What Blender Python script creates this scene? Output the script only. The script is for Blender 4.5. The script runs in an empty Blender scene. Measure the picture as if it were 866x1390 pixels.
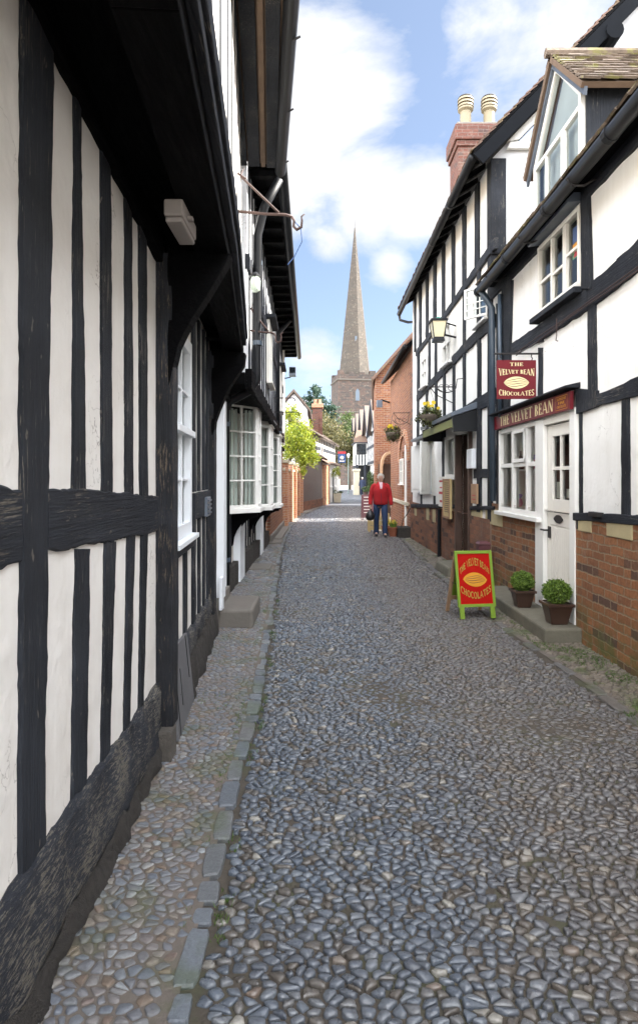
import bpy, bmesh, math, random
from mathutils import Vector as V, Matrix, noise as mnoise
R = random.Random(11)
SC = bpy.context.scene
COL = SC.collection
F, CX, HY, H = 850.0, 433.0, 650.0, 1.5      # survey of the photograph: focal length in px, vanishing column, horizon row, eye height

# ------------------------------------------------------------------ materials
def rgb(c): return (c[0], c[1], c[2], 1.0)
class N:
    def __init__(s, name):
        s.m = bpy.data.materials.new(name); s.m.use_nodes = True
        s.t = s.m.node_tree; s.b = s.t.nodes['Principled BSDF']; s.o = s.t.nodes['Material Output']
    def n(s, typ, **kw):
        x = s.t.nodes.new(typ)
        for k, v in kw.items():
            if k.startswith('i_'): x.inputs[k[2:].replace('_', ' ')].default_value = v
            else: setattr(x, k, v)
        return x
    def l(s, a, b): s.t.links.new(a, b)
    def co(s, scale=(1, 1, 1), out='Object'):
        tc = s.n('ShaderNodeTexCoord'); mp = s.n('ShaderNodeMapping'); mp.inputs['Scale'].default_value = scale
        s.l(tc.outputs[out], mp.inputs['Vector']); return mp.outputs['Vector']
    def noise(s, scale, vec=None, detail=4, rough=.6, dist=0):
        x = s.n('ShaderNodeTexNoise'); x.inputs['Scale'].default_value = scale; x.inputs['Detail'].default_value = detail
        x.inputs['Roughness'].default_value = rough; x.inputs['Distortion'].default_value = dist
        if vec is not None: s.l(vec, x.inputs['Vector'])
        return x.outputs['Fac']
    def ramp(s, fac, stops):
        x = s.n('ShaderNodeValToRGB'); e = x.color_ramp.elements
        while len(e) < len(stops): e.new(.5)
        for q, (p, c) in zip(e, stops):
            q.position = p; q.color = rgb(c) if not isinstance(c, (int, float)) else (c, c, c, 1)
        s.l(fac, x.inputs['Fac']); return x.outputs['Color']
    def mix(s, fac, a, b, mode='MIX'):
        x = s.n('ShaderNodeMix', data_type='RGBA', blend_type=mode)
        for q, v in ((0, fac), (6, a), (7, b)):
            if isinstance(v, (int, float)) : x.inputs[q].default_value = v if q == 0 else (v, v, v, 1)
            elif isinstance(v, tuple): x.inputs[q].default_value = rgb(v)
            else: s.l(v, x.inputs[q])
        return x.outputs[2]
    def mth(s, op, a, b=0.0):
        x = s.n('ShaderNodeMath', operation=op)
        for q, v in ((0, a), (1, b)):
            if isinstance(v, (int, float)): x.inputs[q].default_value = v
            else: s.l(v, x.inputs[q])
        return x.outputs[0]
    def color(s, c):
        if isinstance(c, tuple): s.b.inputs['Base Color'].default_value = rgb(c)
        else: s.l(c, s.b.inputs['Base Color'])
    def rough(s, r):
        if isinstance(r, (int, float)): s.b.inputs['Roughness'].default_value = r
        else: s.l(r, s.b.inputs['Roughness'])
    def bump(s, h, strength=.3, dist=.01, prev=None):
        x = s.n('ShaderNodeBump'); x.inputs['Strength'].default_value = strength; x.inputs['Distance'].default_value = dist
        s.l(h, x.inputs['Height'])
        if prev is not None: s.l(prev, x.inputs['Normal'])
        s.l(x.outputs[0], s.b.inputs['Normal']); return x.outputs[0]
    def island(s): return s.n('ShaderNodeNewGeometry').outputs['Random Per Island']
MT = {}
def plain(name, c, r=.6, var=.25, sc=8., bump=.15, metal=0, spec=None, bd=.004):
    k = N(name); nz = k.noise(sc, k.co(), 6)
    k.color(k.mix(nz, tuple(x * (1 - var) for x in c), tuple(min(1, x * (1 + var)) for x in c))); k.rough(r)
    k.b.inputs['Metallic'].default_value = metal
    if spec is not None: k.b.inputs['Specular IOR Level'].default_value = spec
    if bump: k.bump(k.noise(sc * 6, k.co(), 4), bump, bd)
    MT[name] = k.m; return k.m
def plaster(name, c, dirt, amt=.35):
    k = N(name); co = k.co()
    big = k.ramp(k.noise(1.3, co, 5, .65), [(.35, 0.), (.75, 1.)])
    streak = k.ramp(k.noise(1., k.co((7, 7, .7)), 5, .6), [(.45, 0.), (.8, 1.)])
    f = k.mth('MULTIPLY', k.mth('ADD', k.mth('MULTIPLY', big, .6), k.mth('MULTIPLY', streak, .6)), amt)
    spk = k.ramp(k.noise(60, co, 3), [(.70, 0.), (.78, 1.)])
    base = k.mix(f, c, dirt); base = k.mix(k.mth('MULTIPLY', spk, .25), base, dirt)
    cv = k.n('ShaderNodeTexVoronoi', feature='DISTANCE_TO_EDGE'); cv.inputs['Scale'].default_value = 1.7
    wv = k.n('ShaderNodeVectorMath', operation='ADD'); nv = k.n('ShaderNodeTexNoise'); nv.inputs['Scale'].default_value = 3.5; nv.inputs['Detail'].default_value = 6; k.l(co, nv.inputs['Vector']); k.l(co, wv.inputs[0]); k.l(nv.outputs['Color'], wv.inputs[1]); k.l(wv.outputs[0], cv.inputs['Vector'])
    crack = k.mth('MULTIPLY', k.ramp(cv.outputs['Distance'], [(.0, 1.), (.006, 0.)]), k.ramp(k.noise(1.6, co, 3), [(.50, 0.), (.60, .75)])); base = k.mix(crack, base, (.16, .14, .12))
    k.color(base); k.rough(.85); k.b.inputs['Specular IOR Level'].default_value = .2
    a = k.bump(k.noise(4, co, 3), .45, .035); b = k.bump(k.noise(38, co, 6, .7), .5, .004, a)
    MT[name] = k.m
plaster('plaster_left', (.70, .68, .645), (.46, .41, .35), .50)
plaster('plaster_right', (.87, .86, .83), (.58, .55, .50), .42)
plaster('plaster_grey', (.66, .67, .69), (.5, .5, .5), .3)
def timber(name, scale, wear=.66, base=((.012, .014, .019), (.034, .037, .046)), worn=(.16, .13, .095)):
    k = N(name); g = k.co(scale)
    gr = k.noise(1, g, 8, .7, .3); pat = k.noise(2.2, k.co(), 4)
    c = k.mix(gr, base[0], base[1])
    c = k.mix(k.ramp(pat, [(.38, 0.), (.7, .5)]), c, k.mix(gr, (.022, .026, .034), (.07, .078, .095)))
    w = k.ramp(k.mth('MULTIPLY', k.noise(2.5, g, 6, .75), k.mth('ADD', .55, k.noise(3, k.co(), 3))), [(wear, 0.), (wear + .05, 1.)])
    near_black = name == 'timber_black'
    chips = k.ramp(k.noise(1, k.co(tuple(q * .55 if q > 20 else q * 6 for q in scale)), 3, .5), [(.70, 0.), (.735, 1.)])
    w = k.mth('MAXIMUM', w, k.mth('MULTIPLY', chips, 0. if near_black else .8))
    if near_black: c = k.mix(gr, base[0], base[1])
    k.color(k.mix(w, c, worn)); k.rough(k.ramp(gr, [(.2, .5), (.8, .85)]))
    k.b.inputs['Specular IOR Level'].default_value = .06 if near_black else .22
    k.bump(gr, 1.0, .02); MT[name] = k.m
timber('timber_v', (55, 55, 2.2), .66, base=((.004, .005, .007), (.021, .024, .030)), worn=(.15, .135, .115))
timber('timber_h', (55, 2.2, 55), .66, base=((.006, .007, .010), (.026, .029, .036)), worn=(.13, .115, .095))
timber('timber_far', (9, 9, 9), .9)
timber('timber_worn', (60, 9, 60), .565, worn=(.16, .145, .12))
timber('timber_black', (50, 4, 50), .9, base=((.0012, .0012, .0015), (.003, .003, .0035)))  # black-painted timber, much darker than the other timbers
timber('timber_post', (50, 50, 3), .64, base=((.008, .009, .011), (.022, .022, .025)), worn=(.12, .095, .07))
def brick(name, c1, c2, mortar, w=.225, h=.075, m=.008, dark=(.07, .05, .045), stain=.5, moss=0.):
    k = N(name); tc = k.n('ShaderNodeTexCoord'); sp = k.n('ShaderNodeSeparateXYZ'); k.l(tc.outputs['Object'], sp.inputs[0])
    u = k.mth('ADD', sp.outputs[0], sp.outputs[1]); cb = k.n('ShaderNodeCombineXYZ')
    wob = k.mth('MULTIPLY', k.noise(2.5, tc.outputs['Object'], 2), .05)
    fw = k.mth('MULTIPLY', k.mth('SUBTRACT', k.noise(22, tc.outputs['Object'], 3), .5), .022)
    k.l(k.mth('ADD', u, fw), cb.inputs[0]); k.l(k.mth('ADD', k.mth('ADD', sp.outputs[2], wob), fw), cb.inputs[1])
    b = k.n('ShaderNodeTexBrick'); k.l(cb.outputs[0], b.inputs['Vector'])
    b.inputs['Color1'].default_value = rgb(c1); b.inputs['Color2'].default_value = rgb(c2); b.inputs['Mortar'].default_value = rgb(mortar)
    for q, v in (('Scale', 1), ('Mortar Size', m), ('Mortar Smooth', .35), ('Brick Width', w), ('Row Height', h), ('Bias', -.1)): b.inputs[q].default_value = v
    # per-brick dark headers
    cell = k.n('ShaderNodeTexWhiteNoise', noise_dimensions='2D')
    row = k.mth('FLOOR', k.mth('DIVIDE', k.mth('ADD', sp.outputs[2], wob), h))
    off = k.mth('MULTIPLY', k.mth('MODULO', row, 2.0), w * .5)
    colm = k.mth('FLOOR', k.mth('DIVIDE', k.mth('ADD', u, off), w)); c2v = k.n('ShaderNodeCombineXYZ')
    k.l(row, c2v.inputs[1]); k.l(colm, c2v.inputs[0]); k.l(c2v.outputs[0], cell.inputs['Vector'])
    notm = k.mth('SUBTRACT', 1, b.outputs['Fac'])
    col = k.mix(k.mth('MULTIPLY', k.ramp(cell.outputs['Value'], [(.80, 0.), (.88, .8)]), notm), b.outputs['Color'], dark)
    tint = k.ramp(k.noise(1.1, k.co(), 4), [(.35, 0.), (.75, 1.)])
    col = k.mix(k.mth('MULTIPLY', tint, stain), col, dark)
    col = k.mix(.55, col, k.ramp(k.noise(30, k.co(), 5), [(.3, .55), (.7, 1.25)]), 'MULTIPLY')
    col = k.mix(k.mth('MULTIPLY', k.ramp(k.noise(2.2, k.co(), 6, .7), [(.56, 0.), (.72, 1.)]), .28), col, (.42, .35, .28))
    if moss:
        mz = k.mth('MULTIPLY', k.ramp(sp.outputs[2], [(0.02, 1.), (.45, 0.)]), k.ramp(k.noise(5, k.co(), 5), [(.4, 0.), (.6, moss)]))
        col = k.mix(mz, col, (.09, .11, .035))
    k.color(col); k.rough(.85); k.b.inputs['Specular IOR Level'].default_value = .25
    hgt = k.mth('ADD', k.mth('MULTIPLY', notm, 1.0), k.mth('MULTIPLY', k.noise(40, k.co(), 4), .35))
    k.bump(hgt, .8, .008); MT[name] = k.m
brick('brick_shop', (.35, .150, .065), (.23, .10, .05), (.30, .22, .14), moss=.9, stain=.4)
brick('brick_brown', (.31, .14, .08), (.23, .11, .07), (.15, .11, .08), stain=.6, m=.004)
brick('brick_red', (.26, .105, .05), (.165, .068, .036), (.27, .21, .155), dark=(.16, .06, .045), stain=.2)
brick('brick_pale', (.44, .22, .12), (.36, .165, .09), (.45, .36, .27), dark=(.3, .12, .08), stain=.15)
brick('brick_chimney', (.15, .062, .045), (.11, .048, .036), (.17, .12, .10), stain=.25)
brick('stone_tower', (.085, .054, .043), (.045, .040, .037), (.075, .062, .052), w=1.0, h=.42, m=.04, dark=(.034, .033, .032), stain=.65)
brick('stone_spire', (.068, .056, .045), (.048, .041, .034), (.048, .041, .034), w=.9, h=.4, m=.03, dark=(.052, .047, .040), stain=.5)
def stones(name, ramp_stops, rough=(.28, .6), bumpd=.003, green=0.):
    k = N(name); r = k.island()
    c = k.ramp(r, ramp_stops); co = k.co()
    c = k.mix(.5, c, k.ramp(k.noise(90, co, 5), [(.3, .6), (.7, 1.3)]), 'MULTIPLY')
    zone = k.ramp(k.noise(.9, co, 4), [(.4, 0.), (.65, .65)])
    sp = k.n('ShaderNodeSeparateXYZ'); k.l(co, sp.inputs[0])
    rightside = k.ramp(sp.outputs[0], [(.35, 0.), (1.0, .7)])  # browner towards the right: dirt and shade both put into the colour
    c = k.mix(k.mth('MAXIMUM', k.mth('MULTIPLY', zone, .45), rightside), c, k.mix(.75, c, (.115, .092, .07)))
    if green: c = k.mix(k.ramp(k.noise(3.0, co, 5), [(.5, 0.), (.62, green)]), c, (.055, .075, .02))
    k.color(c); k.rough(k.ramp(k.noise(14, co, 4), [(.3, rough[0]), (.7, rough[1])]))
    k.b.inputs['Specular IOR Level'].default_value = .55
    k.bump(k.noise(70, co, 5), .5, bumpd); MT[name] = k.m
stones('cobble', [(0, (.055, .066, .085)), (.2, (.10, .119, .146)), (.45, (.068, .082, .104)), (.7, (.130, .148, .170)), (.86, (.095, .086, .076)), (.95, (.07, .062, .055)), (.982, (.28, .27, .24)), (1, (.13, .095, .075))], (.16, .42))
stones('pavement_stone', [(0, (.12, .125, .14)), (.2, (.16, .15, .145)), (.42, (.105, .122, .15)), (.66, (.17, .175, .18)), (.84, (.145, .105, .088)), (.9, (.16, .125, .09)), (1, (.24, .255, .265))], (.45, .75), green=.35)
stones('margin_stone', [(0, (.10, .09, .075)), (.4, (.16, .14, .11)), (.8, (.20, .17, .13)), (1, (.26, .23, .19))], (.5, .8), green=.8)
stones('kerb_stone', [(0, (.085, .10, .12)), (.5, (.13, .148, .17)), (.8, (.11, .112, .11)), (1, (.17, .185, .20))], (.35, .65), .008, .5)
def bed(name, a, b, green=.4, gs=3.):
    k = N(name); co = k.co(); c = k.mix(k.noise(20, co, 6), a, b)
    c = k.mix(k.ramp(k.noise(gs, co, 6, .7), [(.5, 0.), (.64, green)]), c, (.045, .07, .015))
    k.color(c); k.rough(.9); k.bump(k.noise(80, co, 5), .6, .006); MT[name] = k.m
bed('road_bed', (.04, .033, .026), (.08, .066, .05), .35)
bed('pave_bed', (.095, .08, .068), (.15, .128, .108), .5)
bed('town_ground', (.30, .28, .25), (.40, .37, .33), .1)  # pale tone picked to bounce light into the lane
bed('earth', (.10, .085, .06), (.16, .13, .09), .5)
def farcobble(name):
    k = N(name); co = k.co((1, .8, 1)); v = k.n('ShaderNodeTexVoronoi', feature='DISTANCE_TO_EDGE'); v.inputs['Scale'].default_value = 11; k.l(co, v.inputs['Vector'])
    v2 = k.n('ShaderNodeTexVoronoi'); v2.inputs['Scale'].default_value = 11; k.l(co, v2.inputs['Vector'])
    e = k.ramp(v.outputs['Distance'], [(.02, 0.), (.09, 1.)])
    c = k.mix(v2.outputs['Color'], (.09, .105, .135), (.17, .18, .195)); k.color(k.mix(e, (.07, .06, .05), c)); k.rough(.5)
    k.bump(e, .6, .015); MT[name] = k.m
farcobble('cobble_far')
def tile(name, a, b, moss=.3):
    k = N(name); co = k.co(); c = k.mix(k.island(), a, b)
    c = k.mix(.6, c, k.ramp(k.noise(25, co, 5), [(.3, .5), (.7, 1.4)]), 'MULTIPLY')
    c = k.mix(k.ramp(k.noise(4, co, 6, .7), [(.52, 0.), (.60, moss)]), c, (.20, .19, .06))
    k.color(c); k.rough(.9); k.bump(k.noise(50, co, 5), .5, .006); MT[name] = k.m
tile('tile_stone', (.10, .075, .055), (.22, .17, .13), .75)
tile('tile_brown', (.08, .048, .035), (.15, .09, .065), .2)
tile('tile_far', (.085, .062, .05), (.125, .095, .08), .1)
def leaf(name, a, b, tr=.25):
    k = N(name); c = k.mix(k.island(), a, b); k.color(c); k.rough(.55); k.b.inputs['Specular IOR Level'].default_value = .35
    td = k.n('ShaderNodeBsdfTranslucent'); k.l(c, td.inputs['Color']); ms = k.n('ShaderNodeMixShader'); ms.inputs[0].default_value = tr
    k.l(k.b.outputs[0], ms.inputs[1]); k.l(td.outputs[0], ms.inputs[2]); k.l(ms.outputs[0], k.o.inputs['Surface']); MT[name] = k.m
leaf('leaf_box', (.05, .10, .015), (.20, .30, .05))
leaf('leaf_gold', (.09, .15, .012), (.34, .36, .035), .4)
leaf('leaf_conifer', (.014, .035, .025), (.035, .07, .04))
leaf('leaf_olive', (.05, .05, .018), (.14, .12, .045))
leaf('leaf_dark', (.03, .055, .015), (.08, .11, .03))
leaf('leaf_basket', (.03, .04, .012), (.10, .10, .035))
leaf('daffodil', (.75, .50, .02), (.85, .68, .05))
leaf('grass', (.04, .08, .01), (.10, .17, .03))
def glass(name, tint=(.86, .92, .90), refl=1.5):
    k = N(name); g = k.n('ShaderNodeBsdfGlossy'); g.inputs['Roughness'].default_value = .015; t = k.n('ShaderNodeBsdfTransparent'); t.inputs[0].default_value = rgb(tint)
    fr = k.n('ShaderNodeFresnel'); fr.inputs[0].default_value = refl; k.l(k.bump(k.noise(3, k.co(), 2), .06, .02), g.inputs['Normal'])
    ms = k.n('ShaderNodeMixShader'); k.l(fr.outputs[0], ms.inputs[0]); k.l(t.outputs[0], ms.inputs[1]); k.l(g.outputs[0], ms.inputs[2]); k.l(ms.outputs[0], k.o.inputs['Surface']); MT[name] = k.m
glass('glass', refl=1.45); glass('glass_clear', (.95, .97, .96), refl=1.25); glass('glass_mirror', refl=2.6)
plain('glass_dark', (.012, .016, .02), .06, bump=0, spec=1.0)
plain('glass_blue', (.03, .09, .18), .05, bump=0, spec=.8)
plain('white_paint', (.80, .79, .75), .45, .05, 6, .08)
plain('cream_paint', (.76, .73, .66), .45, .06, 6, .08)
plain('blue_white', (.74, .77, .80), .45, .05, 6, .05)
plain('black_board', (.006, .007, .009), .8, .3, 10, .3, spec=.08)
plain('black_paint', (.008, .009, .011), .45, .3, 10, .15, spec=.3)
plain('iron', (.025, .022, .022), .5, .3, 20, .2, metal=.3)
plain('rust_iron', (.055, .030, .025), .7, .4, 30, .3)
plain('pipe_blue', (.05, .07, .095), .35, .2, 8, .05)
plain('lead', (.10, .12, .15), .4, .25, 6, .2)
plain('stone_dark', (.07, .062, .052), .9, .5, 12, .8, bd=.02)
plain('stone', (.135, .122, .105), .8, .25, 5, .5, bd=.008)
plain('stone_moss', (.125, .115, .085), .85, .4, 9, .5, bd=.008)
plain('stone_pale', (.40, .36, .27), .85, .2, 6, .4)
plain('sandstone', (.42, .35, .20), .85, .25, 6, .4)
plain('rubble', (.042, .036, .030), .95, .85, 30, 1.0, bd=.03)
plain('maroon', (.14, .008, .014), .45, .15, 9, .05, spec=.3)
plain('maroon_dark', (.10, .03, .035), .5, .2, 5, .03)
plain('sign_cream', (.78, .68, .38), .5, .05, 5, 0)
plain('board_red', (.36, .007, .004), .7, .15, 9, .05, spec=.1)
plain('lime', (.16, .26, .018), .5, .12, 8, .05)
plain('chalk_green', (.30, .26, .03), .6, .1, 8, 0)
plain('lime_light', (.19, .20, .06), .6, .12, 8, .05)
plain('bean_yellow', (.60, .26, .01), .5, .1, 8, .03)
plain('wood_brown', (.07, .04, .028), .5, .4, 8, .2)
plain('wood_mid', (.34, .21, .12), .6, .3, 10, .2)
plain('wood_pale', (.50, .38, .18), .6, .3, 10, .2)
plain('wood_grey', (.10, .10, .105), .7, .3, 7, .3)
plain('wood_rafter', (.13, .085, .055), .8, .4, 10, .3)
plain('pot_brown', (.050, .026, .018), .3, .3, 7, .1)
plain('terracotta', (.30, .10, .05), .7, .25, 8, .2)
plain('chimney_pot', (.21, .175, .11), .7, .12, 5, .1)
plain('skin', (.40, .24, .175), .5, .08, 20, .05)
plain('hair_grey', (.50, .47, .43), .7, .25, 40, .3)
plain('fleece_red', (.34, .010, .014), .95, .2, 25, .4)
plain('denim', (.016, .034, .085), .85, .35, 40, .2)
plain('navy', (.018, .026, .055), .9, .3, 30, .2)
plain('leather', (.012, .012, .014), .4, .3, 20, .2)
plain('shirt_pink', (.55, .36, .40), .8, .1, 20, .1)
plain('paper', (.80, .77, .70), .7, .06, 9, 0)
plain('ink', (.12, .05, .05), .7, .1, 9, 0)
plain('poster_red', (.45, .03, .04), .6, .1, 9, 0)
plain('lamp_glass', (.72, .64, .42), .25, .05, 5, 0)
plain('lamp_grey', (.27, .24, .22), .5, .08, 5, 0)
plain('lamp_white', (.62, .62, .60), .4, .05, 5, 0)
plain('lamp_green', (.62, .72, .60), .2, .05, 5, 0)
plain('lamp_post', (.16, .22, .20), .6, .2, 20, .1)
plain('verdigris', (.02, .22, .17), .6, .2, 20, .2)
plain('room', (.10, .09, .085), .9, .2, 3, 0)
plain('room_light', (.72, .70, .64), .9, .2, 3, 0)
plain('cloud_reflection', (.66, .69, .74), .9, .12, 5, .1)
plain('pane_lining', (.50, .55, .51), .9, .12, 5, .1)
plain('chocolate', (.075, .03, .02), .35, .3, 20, .1)
plain('foil_green', (.04, .30, .14), .35, .2, 20, .1)
plain('foil_blue', (.10, .18, .55), .35, .2, 20, .1)
plain('foil_pink', (.55, .18, .28), .35, .2, 20, .1)
plain('foil_violet', (.28, .20, .50), .35, .2, 20, .1)
plain('sign_blue', (.03, .08, .22), .4, .2, 5, 0)
plain('sign_red', (.42, .03, .04), .4, .2, 5, 0)
plain('bark', (.09, .07, .05), .9, .4, 20, .6, bd=.02)
plain('twig', (.20, .16, .14), .9, .2, 5, .1)

# ------------------------------------------------------------------ mesh building
def px(x, y, D): return V(((x - CX) * D / F, D, H - (y - HY) * D / F))
class Fr:      # a vertical surface: origin, horizontal direction u (away from the lens), outward normal n
    def __init__(s, A, B, side):
        s.O = V((A[0], A[1], 0)); d = V((B[0], B[1], 0)) - s.O; s.L = d.length; s.u = d.normalized()
        s.n = V((s.u.y, -s.u.x, 0)) * side
    def p(s, u, z, n=0): q = s.O + s.u * u + s.n * n; return V((q.x, q.y, z))
    def uz(s, x, y, off=0):
        r = V(((x - CX) / F, 1, -(y - HY) / F)); c = V((0, 0, H)); A = s.O + s.n * off
        t = (A - c).dot(s.n) / r.dot(s.n); q = c + r * t; return (q - s.O).dot(s.u), q.z
    def hit(s, x, y, off=0): u, z = s.uz(x, y, off); return s.p(u, z, off)
    def at(s, D): return (D - s.O.y) / s.u.y
    def sub(s, u, n=0):
        f = Fr.__new__(Fr); f.O = s.p(u, 0, n); f.u = s.u; f.n = s.n; f.L = 0; return f
def frame(O, u, n):
    f = Fr.__new__(Fr); f.O = V((O[0], O[1], 0)); f.u = V(u).normalized(); f.n = V(n).normalized(); f.L = 0; return f
class MB:
    def __init__(s): s.v = []; s.f = []
    def add(s, vs, fs):
        o = len(s.v); s.v.extend(vs); s.f.extend([tuple(i + o for i in f) for f in fs]); return s
    def poly(s, *pts): return s.add(list(pts), [tuple(range(len(pts)))])
    def hexa(s, p):  # 8 points: bottom ring 0-3, top ring 4-7
        return s.add(p, [(3, 2, 1, 0), (4, 5, 6, 7), (0, 1, 5, 4), (1, 2, 6, 5), (2, 3, 7, 6), (3, 0, 4, 7)])
    def box(s, x0, x1, y0, y1, z0, z1):
        return s.hexa([V((x0, y0, z0)), V((x1, y0, z0)), V((x1, y1, z0)), V((x0, y1, z0)), V((x0, y0, z1)), V((x1, y0, z1)), V((x1, y1, z1)), V((x0, y1, z1))])
    def fb(s, f, u0, u1, z0, z1, n0, n1):
        return s.hexa([f.p(u0, z0, n1), f.p(u1, z0, n1), f.p(u1, z0, n0), f.p(u0, z0, n0), f.p(u0, z1, n1), f.p(u1, z1, n1), f.p(u1, z1, n0), f.p(u0, z1, n0)])
    def prism(s, pts, ext):
        n = len(pts); q = [p + ext for p in pts]
        return s.add(list(pts) + q, [tuple(range(n))[::-1], tuple(range(n, 2 * n))] + [(i, (i + 1) % n, n + (i + 1) % n, n + i) for i in range(n)])
    def tube(s, path, r, seg=8, caps=True):
        path = [V(p) for p in path]; rs = r if isinstance(r, (list, tuple)) else [r] * len(path); o = len(s.v); up = None
        for i, p in enumerate(path):
            d = (path[min(i + 1, len(path) - 1)] - path[max(i - 1, 0)]).normalized()
            if up is None: up = V((0, 0, 1)) if abs(d.z) < .9 else V((1, 0, 0))
            a = d.cross(up)
            if a.length < 1e-4: a = d.cross(V((0, 1, 0)))
            a.normalize(); b = a.cross(d).normalized(); up = b
            for k in range(seg):
                t = 2 * math.pi * k / seg; s.v.append(p + a * (math.cos(t) * rs[i]) + b * (math.sin(t) * rs[i]))
        for i in range(len(path) - 1):
            for k in range(seg):
                s.f.append((o + i * seg + k, o + i * seg + (k + 1) % seg, o + (i + 1) * seg + (k + 1) % seg, o + (i + 1) * seg + k))
        if caps:
            s.f.append(tuple(o + k for k in range(seg))[::-1]); s.f.append(tuple(o + (len(path) - 1) * seg + k for k in range(seg)))
        return s
    def lathe(s, c, prof, seg=16, square=False, rot=0):
        o = len(s.v); c = V(c)
        for (r, z) in prof:
            for k in range(seg):
                t = 2 * math.pi * k / seg + rot
                s.v.append(c + V((math.cos(t) * r, math.sin(t) * r, z)))
        for i in range(len(prof) - 1):
            for k in range(seg): s.f.append((o + i * seg + k, o + i * seg + (k + 1) % seg, o + (i + 1) * seg + (k + 1) % seg, o + (i + 1) * seg + k))
        s.f.append(tuple(o + k for k in range(seg))[::-1]); s.f.append(tuple(o + (len(prof) - 1) * seg + k for k in range(seg)))
        return s
    def ribbon(s, aL, aR, bL, bR, nrm, th, wob=.004, step=.09, back=.02, ch=.006):
        """a hewn timber lying on a wall between end a and end b: uneven edges, rounded arrises"""
        L = ((bL + bR) - (aL + aR)).length * .5; n = max(2, min(90, int(L / step))); sd = R.random() * 99; o = len(s.v)
        for i in range(n + 1):
            t = i / n; l = aL.lerp(bL, t); r = aR.lerp(bR, t); w = (r - l); wl = w.length or 1e-4; w = w / wl
            jl = wob * 1.5 * mnoise.noise(V((sd, t * L * 5, 0))) + R.uniform(-1, 1) * wob * .45
            jr = wob * 1.5 * mnoise.noise(V((sd + 40, t * L * 6, 0))) + R.uniform(-1, 1) * wob * .5
            jt = th * (1 + .25 * mnoise.noise(V((sd + 80, t * L * 4, 0)))); l = l + w * jl; r = r + w * jr; c = min(ch, wl * .25)
            for q in (l - nrm * back, l + nrm * (jt - c), l + w * c + nrm * jt, l.lerp(r, .5) + nrm * (jt + .001), r - w * c + nrm * jt, r + nrm * (jt - c), r - nrm * back): s.v.append(q)
        for i in range(n):
            for k in range(6): a = o + i * 7 + k; s.f.append((a, a + 1, a + 8, a + 7))
        s.f.append(tuple(o + k for k in range(7))[::-1]); s.f.append(tuple(o + n * 7 + k for k in range(7))); return s
    def build(s, name, mat, parent=None, bevel=0, smooth=False, fix=True, label=None, stuff=False):
        off = V((0, 0, 0)); q = parent
        while q is not None: off += q.location; q = q.parent
        me = bpy.data.meshes.new(name); me.from_pydata([tuple(p - off) for p in s.v], [], s.f); me.update()
        if fix:
            bm = bmesh.new(); bm.from_mesh(me); bmesh.ops.recalc_face_normals(bm, faces=bm.faces); bm.to_mesh(me); bm.free()
        if smooth: me.polygons.foreach_set('use_smooth', [True] * len(me.polygons))
        me.materials.append(MT[mat] if isinstance(mat, str) else mat)
        o = bpy.data.objects.new(name, me); COL.objects.link(o)
        if parent is not None: o.parent = parent
        if bevel:
            b = o.modifiers.new('bevel', 'BEVEL'); b.width = bevel; b.segments = 2; b.limit_method = 'ANGLE'
        if label: o['label'] = label
        if stuff: o['kind'] = 'stuff'
        return o
def tag(o, label, cat, group=None):
    o['label'] = label; o['category'] = cat
    if group: o['group'] = group
    return o
def thing(name, loc, label, cat, group=None):
    o = bpy.data.objects.new(name, None); o.empty_display_size = .2; COL.objects.link(o); o.location = loc; return tag(o, label, cat, group)
def struct(name, mb, mat, **k):
    o = mb.build(name, mat, None, **k); o['kind'] = 'structure'; return o
def copy_tree(o, parent=None):
    c = o.copy(); COL.objects.link(c); c.parent = parent
    for ch in [x for x in COL.objects if x.parent == o]: copy_tree(ch, c)
    return c
# --- timbers given by where they stand on a surveyed surface
def post(par, f, y0, xa, xb, y1, xc=None, xd=None, th=.018, mat='timber_v', name='stud', wob=.005, **k):
    k.setdefault('step', .05)
    """upright: top row y0 between columns xa..xb, foot row y1 between xc..xd"""
    xc = xa if xc is None else xc; xd = xb if xd is None else xd; th += R.uniform(0, .003)
    y0 = y0 if isinstance(y0, tuple) else (y0, y0); y1 = y1 if isinstance(y1, tuple) else (y1, y1)
    near = lambda x, y: f.hit(x, y)
    far = lambda x, y: f.hit(x, y, th) - f.n * th
    A, B = (near, far) if xa < CX else (far, near)
    return MB().ribbon(A(xa, y0[0]), B(xb, y0[1]), A(xc, y1[0]), B(xd, y1[1]), f.n, th, wob, **k).build(name, mat, par)
def rail(par, f, xa, ta, ba, xb, tb, bb, th=.022, mat='timber_h', name='rail', wob=.005, **k):
    th += R.uniform(0, .003)
    return MB().ribbon(f.hit(xa, ta), f.hit(xa, ba), f.hit(xb, tb), f.hit(xb, bb), f.n, th, wob, **k).build(name, mat, par)
def bar(par, f, u0, u1, z0, z1, th, mat, name, vertical=True, wob=.003):
    th += R.uniform(0, .003)
    if vertical: a = (f.p(u0, z1), f.p(u1, z1), f.p(u0, z0), f.p(u1, z0))
    else: a = (f.p(u0, z1), f.p(u0, z0), f.p(u1, z1), f.p(u1, z0))
    return MB().ribbon(*a, f.n, th, wob).build(name, mat, par)
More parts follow.
